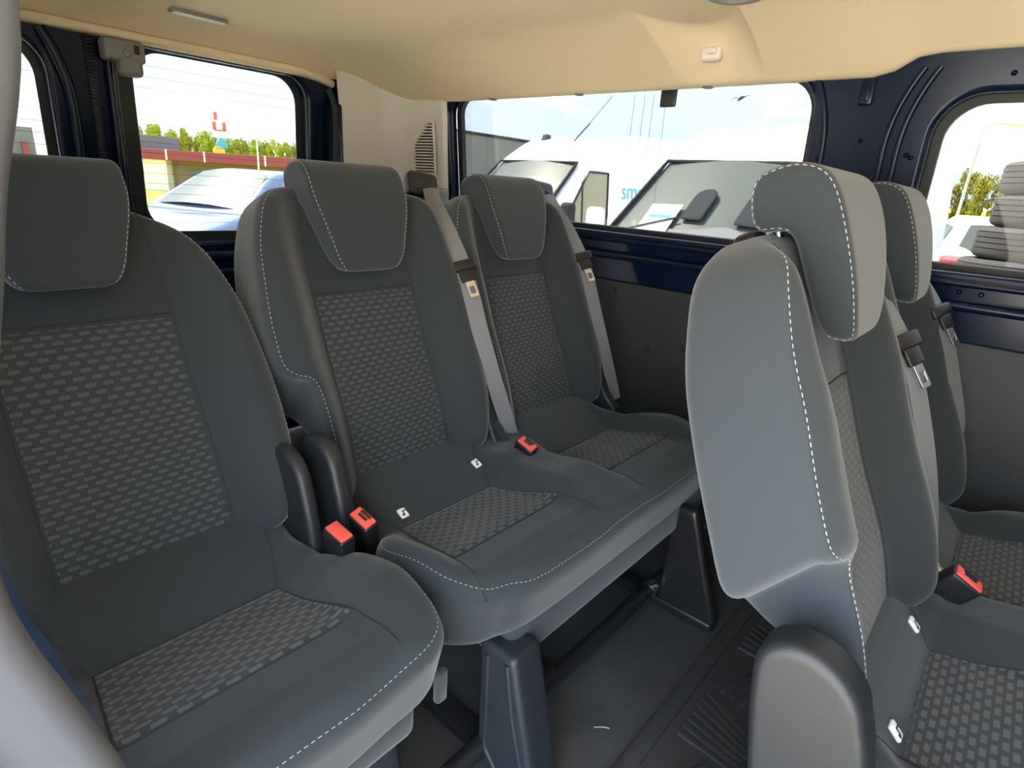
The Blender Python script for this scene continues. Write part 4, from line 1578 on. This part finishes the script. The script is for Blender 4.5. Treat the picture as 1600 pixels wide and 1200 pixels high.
def van(label, loc, fwd, writing, paper):
    root = thing("panel_van", label, "van", (loc[0], loc[1], GZ), "white vans parked side by side")
    fm = veh_frame(loc, fwd)
    out = [(-0.02, 0.45), (0.0, 0.75), (-0.04, 0.98), (-0.22, 1.10), (-0.55, 1.20), (-0.80, 1.29), (-1.05, 1.52), (-1.40, 1.86), (-1.62, 2.06), (-1.85, 2.22), (-2.25, 2.44),
           (-2.70, 2.52), (-3.6, 2.54), (-4.8, 2.54), (-5.6, 2.50), (-5.72, 2.38), (-5.75, 1.6), (-5.75, 0.8), (-5.72, 0.40), (-4.5, 0.36), (-2.5, 0.36), (-0.6, 0.36)]

    def taper(u, v):
        return 1.0 - 0.13 * np.clip((v - 1.15) / 1.4, 0, 1) - 0.10 * np.clip((u + 0.7) / 0.7, 0, 1)
    (V, F), pad = side_slab(out, 1.0, 0.10, fm, taper=taper, centre=(-2.6, 1.35))
    mesh("body", V, F, M_WHITE, root, smooth=60)
    ws = quad_panel([(-0.80, -0.86, 1.315), (-0.80, 0.86, 1.315), (-1.60, 0.76, 2.065), (-1.60, -0.76, 2.065)], fm, 0.05, 10)
    g = mesh("windscreen", *ws, M_CARGLASS, root)
    # things seen behind the screen: dashboard, wheel, seat backs, shown on its inner face as real solids sunk in the cab
    for sgn in (-1, 1):
        y = sgn
        yy = lambda z: y * (1.004 - 0.13 * max(0, (z - 1.15) / 1.4))
        c = [(-1.16, yy(1.30), 1.30), (-2.05, yy(1.30), 1.30), (-2.05, yy(1.98), 1.98), (-1.64, yy(1.98), 1.98)]
        q = quad_panel(c, fm, 0, 4)
        dw = mesh("door_window", *q, M_CARGLASS2, root)
        path = fm(np.array([np.array(c[i]) * (1 - t) + np.array(c[(i + 1) % 4]) * t for i in range(4) for t in np.linspace(0, 1, 6, endpoint=False)]))
        V, F = tube(path, 0.018, 6, closed=True)
        mesh("window_frame", V, F, M_BLACK, dw)
        V, F = tube(fm(np.array([(-1.52, yy(1.3), 1.30), (-1.52, yy(1.85), 1.85)])), 0.014, 6)
        mesh("window_divider", V, F, M_BLACK, dw)
        # mirror
        out_m = rrect(-0.10, 0.10, -0.17, 0.17, 0.05, 4)
        pm = Pad(out_m, lambda u, v: 0 * u + 0.07, lambda u, v: 0 * u - 0.05, 0.05, 0.04, n=50, poly=True, centre=(0, 0))
        V, F = pm.build(lambda u, v, w, y=y: fm(np.stack([-1.02 + w, y * 1.18 + u, 1.42 + v], 1)), rings=8, bands=3)
        m_ = mesh("wing_mirror", V, F, M_CARDARK if sgn > 0 else M_WHITE, root)
        V, F = box((-1.05, y * 1.03, 1.30), (0.08, 0.18, 0.06), bev=0.015)
        mesh("mirror_arm", fm(V), F, M_CARDARK, m_)
        # head lamp
        q = quad_panel([(-0.02, y * 0.60, 0.80), (-0.16, y * 0.93, 0.82), (-0.42, y * 0.965, 1.10), (-0.14, y * 0.66, 1.02)], fm, 0, 4)
        mesh("head_lamp", *q, M_LENS, root)
        wheel(root, fm, -0.95, y * 0.88)
        wheel(root, fm, -4.4, y * 0.88)
    # black screen edge
    c = [(-0.80, -0.86, 1.315), (-0.80, 0.86, 1.315), (-1.60, 0.76, 2.065), (-1.60, -0.76, 2.065)]
    path = fm(np.array([np.array(c[i]) * (1 - t) + np.array(c[(i + 1) % 4]) * t + np.array([0.02, 0, 0.02]) for i in range(4) for t in np.linspace(0, 1, 8, endpoint=False)]))
    V, F = tube(path, 0.022, 6, closed=True)
    mesh("screen_edge", V, F, M_CARDARK, root)

    def on_screen(a, t, lift):
        """a across (m), t up the screen 0..1"""
        x = -0.80 - 0.80 * t
        return np.stack([x + lift * 0.68, a, 1.315 + 0.75 * t + lift * 0.73], 1)
    # seat backs, wheel and dashboard seen through the screen
    for a0, t0, t1, hw in ((0.50, 0.24, 0.60, 0.11), (-0.02, 0.24, 0.60, 0.11)):
        pl = rrect(-hw, hw, t0, t1, (0.02, 0.02, 0.10, 0.10), 5)
        pd = Pad(pl, lambda u, v: 0 * u + 0.012, lambda u, v: 0 * u - 0.012, 0.008, 0.008, n=50, poly=True, centre=(0, (t0 + t1) / 2))
        V, F = pd.build(lambda u, v, w: fm(on_screen(a0 + u, v, 0.040 + 0.05 * (1 - ((a0 + u) / 0.8) ** 2) * 0.9 + w)), rings=6, bands=2)
        mesh("seat_back", V, F, M_CARDARK, g)
    P, F, U, W = grid_patch(np.linspace(-0.80, 0.80, 24), np.linspace(0.01, 0.17, 6),
                            lambda u, v: fm(on_screen(u, v * (0.75 + 0.5 * np.exp(-((u - 0.35) / 0.22) ** 2)), 0.022 + 0.052 * (1 - (u / 0.83) ** 2))))
    mesh("dashboard", P, F, M_GREYB, g)
    path = fm(on_screen(np.linspace(0.15, 0.75, 10) * -1, np.linspace(0.24, 0.03, 10), 0.05 + 0.05 * (1 - (np.linspace(0.15, 0.75, 10) / 0.83) ** 2)))
    V, F = tube(path, 0.010, 6)
    mesh("wiper", V, F, M_BLACK, g)
    if writing:
        V, F = tube(fm(np.array([(-2.05, 0.25, 2.40), (-2.35, 0.25, 2.66)])), 0.012, 6)
        an = mesh("aerial", V, F, M_BLACK, root)
        V, F = tube(fm(np.array([(-2.30, 0.25, 2.62), (-2.80, 0.25, 3.08)])), 0.005, 6)
        mesh("aerial_rod", V, F, M_BLACK, an)
        V, F = revolve([(0.0, 0.10), (0.06, 0.08), (0.09, 0.0)], (-2.30, -0.55, 2.43), 'z', 12)
        mesh("roof_fin", fm(V), F, M_BLACK, root)
    if writing:
        for (txt, x, mt, z) in ((writing[0], -2.36, M_PBLUE, 1.66), (writing[1], -3.25, M_PORANGE, 1.66)):
            V, F = text_mesh(txt, 0.33, lambda u, v, w, x=x, z=z: fm(np.stack([x - u, 1.004 - 0.13 * np.clip((z + v - 1.15) / 1.4, 0, 1) + 0.004 + w, z + v], 1)))
            mesh("lettering", V, F, mt, root, smooth=False)
    if paper:
        lf = lambda a: 0.036 + 0.052 * (1 - (a / 0.83) ** 2)
        P, F, U, W = grid_patch(np.linspace(-0.52, -0.18, 6), np.linspace(0.07, 0.40, 5), lambda u, v: fm(on_screen(u + (v - 0.1) * -0.02, v, lf(u))))
        pp = mesh("paper_notice", P, F, M_PAPER, g, label="white paper notice behind the windscreen")
        P, F, U, W = grid_patch(np.linspace(-0.47, -0.23, 6), np.linspace(0.235, 0.270, 3), lambda u, v: fm(on_screen(u, v, lf(u) + 0.004)))
        mesh("printed_band", P, F, M_PBLUE, pp)
        P, F, U, W = grid_patch(np.linspace(-0.44, -0.28, 6), np.linspace(0.33, 0.345, 3), lambda u, v: fm(on_screen(u, v, lf(u) + 0.004)))
        mesh("printed_line", P, F, M_PGREY, pp)
    return root


FV = np.array([-0.10, -0.995])
FV /= np.linalg.norm(FV)
SV = np.array([-FV[1], FV[0]])                 # the van's own left
# windscreen's upper left corner of the far van, upper right corner of the nearer one
a_top = np.array([-4.821, 6.726])
van("white panel van parked further back, with blue lettering on its side", a_top - FV * -1.60 - SV * 0.76, FV, ("sma", "ost"), False)
a_top = np.array([-3.056, 5.869])
van("white panel van parked nearer, with a paper notice behind its windscreen", a_top - FV * -1.60 - SV * -0.76, FV, None, True)


def passenger_car(label, loc, fwd, mat_, hatch=False, name="parked_car", h=1.55):
    root = thing(name, label, "car", (loc[0], loc[1], GZ))
    fm = veh_frame(loc, fwd)
    k = h / 1.55
    low = [(-0.05, 0.35), (0.02, 0.52), (-0.04, 0.74), (-0.25, 0.86), (-0.70, 0.97), (-1.10, 1.05), (-1.6, 1.06), (-3.0, 1.07), (-4.1, 1.08), (-4.40, 1.02), (-4.48, 0.80), (-4.45, 0.42), (-4.0, 0.28), (-2.2, 0.25), (-0.6, 0.25)]
    low = [(x, z * k) for x, z in low]
    (V, F), _ = side_slab(low, 0.92, 0.12, fm, taper=lambda u, v: 0.92 - 0.12 * np.clip((u + 0.6) / 0.6, 0, 1) - 0.06 * np.clip((-3.8 - u) / 0.6, 0, 1), centre=(-2.2, 0.68 * k))
    mesh("body", V, F, mat_, root, smooth=60)
    top = [(-1.00, 1.00), (-1.45, 1.28), (-1.80, 1.46), (-2.10, 1.53), (-2.6, 1.555), (-3.3, 1.53), (-3.85, 1.44), (-4.15, 1.25), (-4.38, 1.02), (-3.0, 0.98), (-1.8, 0.98)]
    top = [(x, z * k) for x, z in top]

    def tp(u, v):
        return 0.86 - 0.24 * np.clip((v / k - 1.05) / 0.5, 0, 1)
    (V, F), _ = side_slab(top, 0.8, 0.06, fm, taper=tp, centre=(-2.5, 1.22 * k))
    mesh("roof", V, F, mat_, root, smooth=60)
    q = quad_panel([(-1.10, -0.72, 1.085 * k), (-1.10, 0.72, 1.085 * k), (-1.83, 0.57, 1.485 * k), (-1.83, -0.57, 1.485 * k)], fm, 0.05, 8)
    P = q[0] + np.array([0, 0, 0.012])
    mesh("windscreen", P, q[1], M_CARGLASS, root)
    q = quad_panel([(-4.37, 0.66, 1.09 * k), (-4.37, -0.66, 1.09 * k), (-3.93, -0.53, 1.42 * k), (-3.93, 0.53, 1.42 * k)], fm, 0.03, 8)
    mesh("rear_window", q[0] + np.array([0, 0, 0.02]), q[1], M_CARGLASS, root)
    for sgn in (-1, 1):
        yy = lambda z: sgn * (0.872 - 0.24 * np.clip((z - 1.05) / 0.5, 0, 1))
        c = [(-1.45, yy(1.09), 1.09 * k), (-2.55, yy(1.09), 1.09 * k), (-2.55, yy(1.42), 1.42 * k), (-1.98, yy(1.42), 1.42 * k)]
        mesh("door_window", *quad_panel(c, fm, 0, 4), M_CARGLASS2 if mat_ is M_BLUECAR else M_CARGLASS, root)
        c = [(-2.65, yy(1.09), 1.09 * k), (-3.75, yy(1.09), 1.09 * k), (-3.55, yy(1.40), 1.40 * k), (-2.65, yy(1.42), 1.42 * k)]
        mesh("door_window", *quad_panel(c, fm, 0, 4), M_CARGLASS2 if mat_ is M_BLUECAR else M_CARGLASS, root)
        V, F = box((-1.50, sgn * 0.99, 1.10 * k), (0.10, 0.20, 0.14), bev=0.04)
        mesh("wing_mirror", fm(V), F, mat_, root)
        q = quad_panel([(-0.06, sgn * 0.50, 0.66 * k), (-0.34, sgn * 0.86, 0.72 * k), (-0.62, sgn * 0.845, 0.90 * k), (-0.20, sgn * 0.52, 0.83 * k)], fm, 0, 5)
        mesh("head_lamp", q[0] + np.array([0, 0, 0.04]), q[1], M_LENS, root)
        V, F = box((-4.42, sgn * 0.66, 0.955 * k), (0.16, 0.38, 0.13), bev=0.03)
        mesh("tail_lamp", fm(V), F, M_TAIL, root)
        wheel(root, fm, -0.80, sgn * 0.80, 0.32)
        wheel(root, fm, -3.55, sgn * 0.80, 0.32)
    return root


fc = np.array([0.38, -0.92])
fc /= np.linalg.norm(fc)
sc_ = np.array([-fc[1], fc[0]])
p = np.array([-7.824, 3.53])
passenger_car("grey blue family car facing the rear window of the van", p - fc * -1.10 - sc_ * 0.72, fc, M_BLUECAR, h=1.72)
passenger_car("grey estate car half hidden behind the grey blue car", (-11.6, 4.1), (0.4, -0.9), M_GREYCAR, h=1.55)
passenger_car("white hatchback with red tail lamps behind the stack of tyres", (-0.95, 15.0), (-0.18, 1.0), M_WHITE, h=1.75)
passenger_car("white car whose wing mirror shows beside the nearer headrest", (-3.4, 13.0), (-0.15, -1.0), M_WHITE, h=1.5)

# ---- stack of tyres beside the nearer side window
def tyre_mesh():
    prof = [(0.17, -0.085), (0.20, -0.105), (0.27, -0.112), (0.305, -0.100), (0.322, -0.080)]
    zz = -0.080
    tread = []
    for i in range(4):
        z0 = -0.072 + i * 0.038
        tread += [(0.325, z0), (0.326, z0 + 0.028), (0.316, z0 + 0.030), (0.316, z0 + 0.036)]
    prof += tread + [(0.324, 0.080), (0.305, 0.100), (0.27, 0.112), (0.20, 0.105), (0.17, 0.085), (0.165, 0.0), (0.17, -0.085)]
    V, F = revolve(prof, (0, 0, 0), 'z', 72)
    # sipes: notch the shoulders
    k = len(prof)
    for i in range(72):
        if i % 2 == 0:
            for j in (4, 5, len(prof) - 8, len(prof) - 7):
                V[i * k + j, 0] *= 0.975
                V[i * k + j, 1] *= 0.975
    F = [f for f in F if len(f) == 4]
    return V, F


TV, TF = tyre_mesh()
TV[:, 2] *= 1.06
tyre_spots = [(0.02, 6.04, -0.5800, 0.0, "lowest tyre of the stack outside the nearer window"),
              (0.03, 6.05, -0.3395, 0.0, "second tyre from the ground in the stack outside the nearer window"),
              (0.02, 6.03, -0.0990, 0.0, "third tyre from the ground in the stack outside the nearer window"),
              (0.04, 6.05, 0.1415, 0.0, "fourth tyre from the ground, below the level of the window sill"),
              (0.03, 6.04, 0.3820, 0.0, "fifth tyre from the ground in the stack, just under the window sill"),
              (0.02, 6.04, 0.6225, 0.0, "tyre cut off by the window sill, lowest one showing in the stack"),
              (0.09, 6.08, 0.8630, 0.0, "used tyre fourth from the top of the stack outside the nearer window"),
              (0.14, 6.14, 1.1035, 0.0, "used tyre third from the top of the stack outside the nearer window"),
              (0.13, 6.15, 1.3440, 0.0, "used tyre second from the top of the stack outside the nearer window"),
              (0.32, 6.20, 1.5845, 0.0, "topmost tyre of the stack outside the nearer window, set furthest right")]
t0 = None
for i, (x, y, z, rx, lab) in enumerate(tyre_spots):
    if t0 is None:
        t0 = mesh("tyre", TV, TF, M_TIRE, smooth=40)
        o = t0
    else:
        o = t0.copy()
        COL.objects.link(o)
    o.location = (x - 0.14, y, z)
    o.rotation_euler = (rx, 0, i * 0.7)
    props(o, lab, "tyre", "stack of used tyres outside the window")

# ---- low building beyond the rear window
th = thing("low_building", "low white building with a dark red roof band seen through the rear window", "building", (-43.0, 16.0, GZ))
BD = np.array([0.78, 0.62, 0])            # along its front
BD /= np.linalg.norm(BD)
BN = np.array([0.62, -0.78, 0])


def bbox(a0, a1, d0, d1, z0, z1):
    V, F = box(((a0 + a1) / 2, (d0 + d1) / 2, (z0 + z1) / 2), (a1 - a0, d1 - d0, z1 - z0), bev=0.02)
    P = np.array([-44.5, 12.2, GZ])
    return P + np.outer(V[:, 0], BD) + np.outer(V[:, 1], BN) + np.outer(V[:, 2], np.array([0, 0, 1.0])), F


mesh("white_wall", *bbox(-2.6, 3.6, -6, 0, 0, 1.86), M_WALLW, th, smooth=False)
mesh("timber_wall", *bbox(3.6, 11, -6, -0.6, 0, 1.86), M_BROWN, th, smooth=False)
mesh("end_wall", *bbox(11, 20, -6, -0.2, 0, 1.84), M_WALLW, th, smooth=False)
rb = mesh("roof_band", *bbox(-0.2, 17.5, -6.2, 0.25, 1.86, 2.45), M_RED2, th, smooth=False)
for a in (1.5, 3.8, 6.2, 10.0, 14):
    mesh("band_post", *bbox(a, a + 0.10, 0.24, 0.30, 1.86, 2.47), M_WALLW, rb, smooth=False)
for a in (-0.9, 1.4):
    mesh("window", *bbox(a, a + 0.7, -0.05, 0.04, 0.85, 1.55), M_CARDARK, th, smooth=False)
for a in (4.6, 6.2, 7.8, 9.4):
    mesh("window", *bbox(a, a + 1.2, -0.62, -0.55, 0.55, 1.4), M_GREYB, th, smooth=False)
mesh("roof_unit", *bbox(0.2, 2.2, -4, -1.5, 2.44, 3.3), M_GREYB, th, smooth=False)
# grey hall through the left rear window, and one beyond the vans
th = thing("grey_hall", "plain grey hall seen through the left rear window", "building", (-46, 6.0, GZ))
V, F = box((-48, 3.0, GZ + 1.55), (8, 11.0, 3.1), bev=0.05)
mesh("wall", V, F, M_GREYB, th, smooth=False)
V, F = box((-44.0, 3.0, GZ + 0.75), (0.3, 11, 1.2), bev=0.02)
mesh("white_base", V, F, M_WALLW, th, smooth=False)
V, F = box((-43.9, 8.0, GZ + 1.2), (0.3, 0.25, 2.2), bev=0.02)
mesh("downpipe", V, F, M_RED2, th, smooth=False)
th = thing("grey_warehouse", "grey clad warehouse behind the further white van", "building", (-16.5, 12.2, GZ))
V, F = box((-16.0, 14.6, GZ + 1.6), (3.0, 7.0, 3.25), bev=0.04)
mesh("wall", V, F, M_GREYB, th, smooth=False)
V, F = box((-16.0, 14.6, GZ + 3.26), (3.1, 7.1, 0.08), bev=0.02)
mesh("roof_edge", V, F, M_CARDARK, th, smooth=False)


# ---- trees
def tree_crown(seed, blobs=26, leaves=5200):
    """unit crown: leaf blades scattered through a cluster of overlapping clumps"""
    r = np.random.default_rng(seed)
    a = r.uniform(0, 2 * math.pi, blobs)
    z = r.uniform(0.05, 1.85, blobs)
    sh = np.sqrt(np.maximum(0.06, 1 - ((z - 0.85) / 1.12) ** 2))
    rr = np.sqrt(r.uniform(0, 1, blobs)) * 0.78 * sh
    C = np.stack([rr * np.cos(a), rr * np.sin(a), z], 1)
    S_ = r.uniform(0.20, 0.36, blobs)
    k = r.integers(0, blobs, leaves)
    d = r.normal(size=(leaves, 3))
    d /= np.linalg.norm(d, axis=1)[:, None]
    P = C[k] + d * (S_[k] * r.uniform(0.55, 1.05, leaves) ** 0.6)[:, None]
    t1 = r.normal(size=(leaves, 3))
    t1 /= np.linalg.norm(t1, axis=1)[:, None]
    t2 = np.cross(t1, d)
    L = r.uniform(0.035, 0.075, leaves)[:, None]
    V = np.stack([P - t1 * L, P + t2 * L * 0.6, P + t1 * L, P - t2 * L * 0.6], 1).reshape(-1, 3)
    F = [(4 * i, 4 * i + 1, 4 * i + 2, 4 * i + 3) for i in range(leaves)]
    return V, F


crown_bank = {}


def tree(x, y, H, R, label, mt, group, seed, z0=GZ):
    key = (seed % 3, mt.name)
    root = thing("tree", label, "tree", (x, y, z0), group)
    if key not in crown_bank:
        V, F = tree_crown(seed % 3 + 11)
        c = mesh("crown", V, F, mt, smooth=False)
        crown_bank[key] = c
        c.parent = root
    else:
        c = crown_bank[key].copy()
        COL.objects.link(c)
        c.parent = root
    c.location = (0, 0, H * 0.04)
    c.scale = (R, R, H * 0.47)
    c.rotation_euler = (0, 0, seed * 1.3)
    V, F = tube([(x, y, z0 - 0.1), (x + 0.05, y, z0 + H * 0.3), (x - 0.05, y + 0.05, z0 + H * 0.55)], 0.018 * H, 8, scale=[1.2, 1, 0.6])
    mesh("trunk", V, F, M_BARK, root)
    return root


# treeline behind the low building
A0, A1 = np.array([-86.0, 27.0]), np.array([-66.0, 43.0])
for i in range(25):
    t = (i // 2) / 12 + (0.04 if i % 2 else 0)
    p = A0 * (1 - t) + A1 * t + (np.array([-2.6, 1.6]) if i % 2 else 0)
    tree(p[0], p[1], 5.9 - 1.6 * t + rng.uniform(-0.3, 0.5) + (0.5 if i > 19 else 0), 1.25,
         "green tree in the belt of trees beyond the low building", M_LEAF if i % 3 else M_LEAF2, "trees beyond the low building", i)
# trees beyond the meadow, right
for i in range(9):
    tree(-8.6 + 1.35 * i, 50 + (1.2 if i % 2 else -0.6), (4.3, 4.6, 4.4, 3.5, 3.2, 3.4, 3.3, 3.2, 3.2)[i], 1.0,
         "bright green leafy tree at the edge of the meadow left of the tyres" if i < 3 else "olive green tree at the far edge of the meadow behind the tyres",
         M_LEAF if i < 3 else M_LEAF2, "bright trees at the meadow" if i < 3 else "olive trees at the meadow", i + 3, GZ + 1.2)
# lamp posts
for (x, y, h, lab) in ((-2.30, 26.2, 4.6, "tall street lamp on the meadow left of the tyres"), (-34.0, 16.6, 3.3, "street lamp in front of the low building"),
                       (-62.0, 36.5, 4.8, "street lamp before the trees at the right of the rear window")):
    th = thing("street_lamp", lab, "lamp post", (x, y, GZ))
    V, F = tube([(x, y, GZ), (x, y, GZ + h)], 0.05, 8)
    mesh("post", V, F, M_GALV, th)
    V, F = tube([(x, y, GZ + h), (x + 0.3, y + 0.2, GZ + h + 0.12), (x + 0.75, y + 0.5, GZ + h + 0.15)], 0.04, 8)
    mesh("arm", V, F, M_GALV, th)
    V, F = box((x + 0.9, y + 0.6, GZ + h + 0.14), (0.5, 0.35, 0.12), bev=0.04)
    mesh("lamp_head", V, F, M_LAMP, th)
# mast with aerials
th = thing("radio_mast", "slim mast with red and white aerials and round drums above the low building", "mast", (-66, 28.4, GZ))
V, F = tube([(-66, 28.4, GZ), (-66, 28.4, 4.2)], 0.28, 10)
mesh("pole", V, F, M_GALV, th)
for i, (dy, z, mt) in enumerate(((-0.55, 4.9, M_SCARLET), (0.45, 4.9, M_SCARLET), (-0.35, 5.8, M_SCARLET), (0.45, 5.8, M_WALLW))):
    V, F = box((-66, 28.4 + dy, z), (0.3, 0.3, 0.75), bev=0.05)
    mesh("aerial_panel", V, F, mt, th)
V, F = box((-66, 28.4, 4.45), (0.2, 1.2, 0.15), bev=0.03)
mesh("aerial_bracket", V, F, M_SCARLET, th)
for z, mt, dy in ((3.15, M_CYAN, -0.1), (2.4, M_PORANGE, -0.5)):
    V, F = revolve([(0.0, 0.25), (0.5, 0.2), (0.5, -0.2), (0.0, -0.25)], (-65.6, 28.4 + dy, z), 'x', 16)
    mesh("drum_aerial", V, F, mt, th)
# flying bird
BP = np.array([-5.345, 12.992, 3.03])
Rt = np.array([0.746, 0.663, 0.064])
Up = np.array([-0.1, 0.0, 0.99])
Fw = np.cross(Up, Rt)
parts = []
body = smooth_path([BP + Rt * -0.06 + Up * -0.03, BP + Rt * 0.0 + Up * 0.02, BP + Rt * 0.07 + Up * 0.05], 6)
parts.append(tube(body, 0.035, 8, scale=np.concatenate([np.linspace(0.3, 1, 7), np.linspace(1, 0.4, len(body) - 7)])))
bd = thing("bird", "small dark bird flying in the sky above the vans", "bird", tuple(BP))
mesh("body", *parts[0], M_BIRD, bd)
for pts in ([BP, BP + Rt * -0.11 + Up * 0.04 + Fw * 0.1, BP + Rt * -0.26 + Up * -0.17 + Fw * 0.16], [BP, BP + Rt * 0.12 + Up * 0.05 - Fw * 0.1, BP + Rt * 0.31 + Up * -0.03 - Fw * 0.2]):
    P = smooth_path(pts, 8)
    V, F = sweep(P, [(-0.045, 0), (0, 0.008), (0.045, 0), (0, -0.004)], scale=np.linspace(1.0, 0.15, len(P)))
    mesh("wing", V, F, M_BIRD, bd)
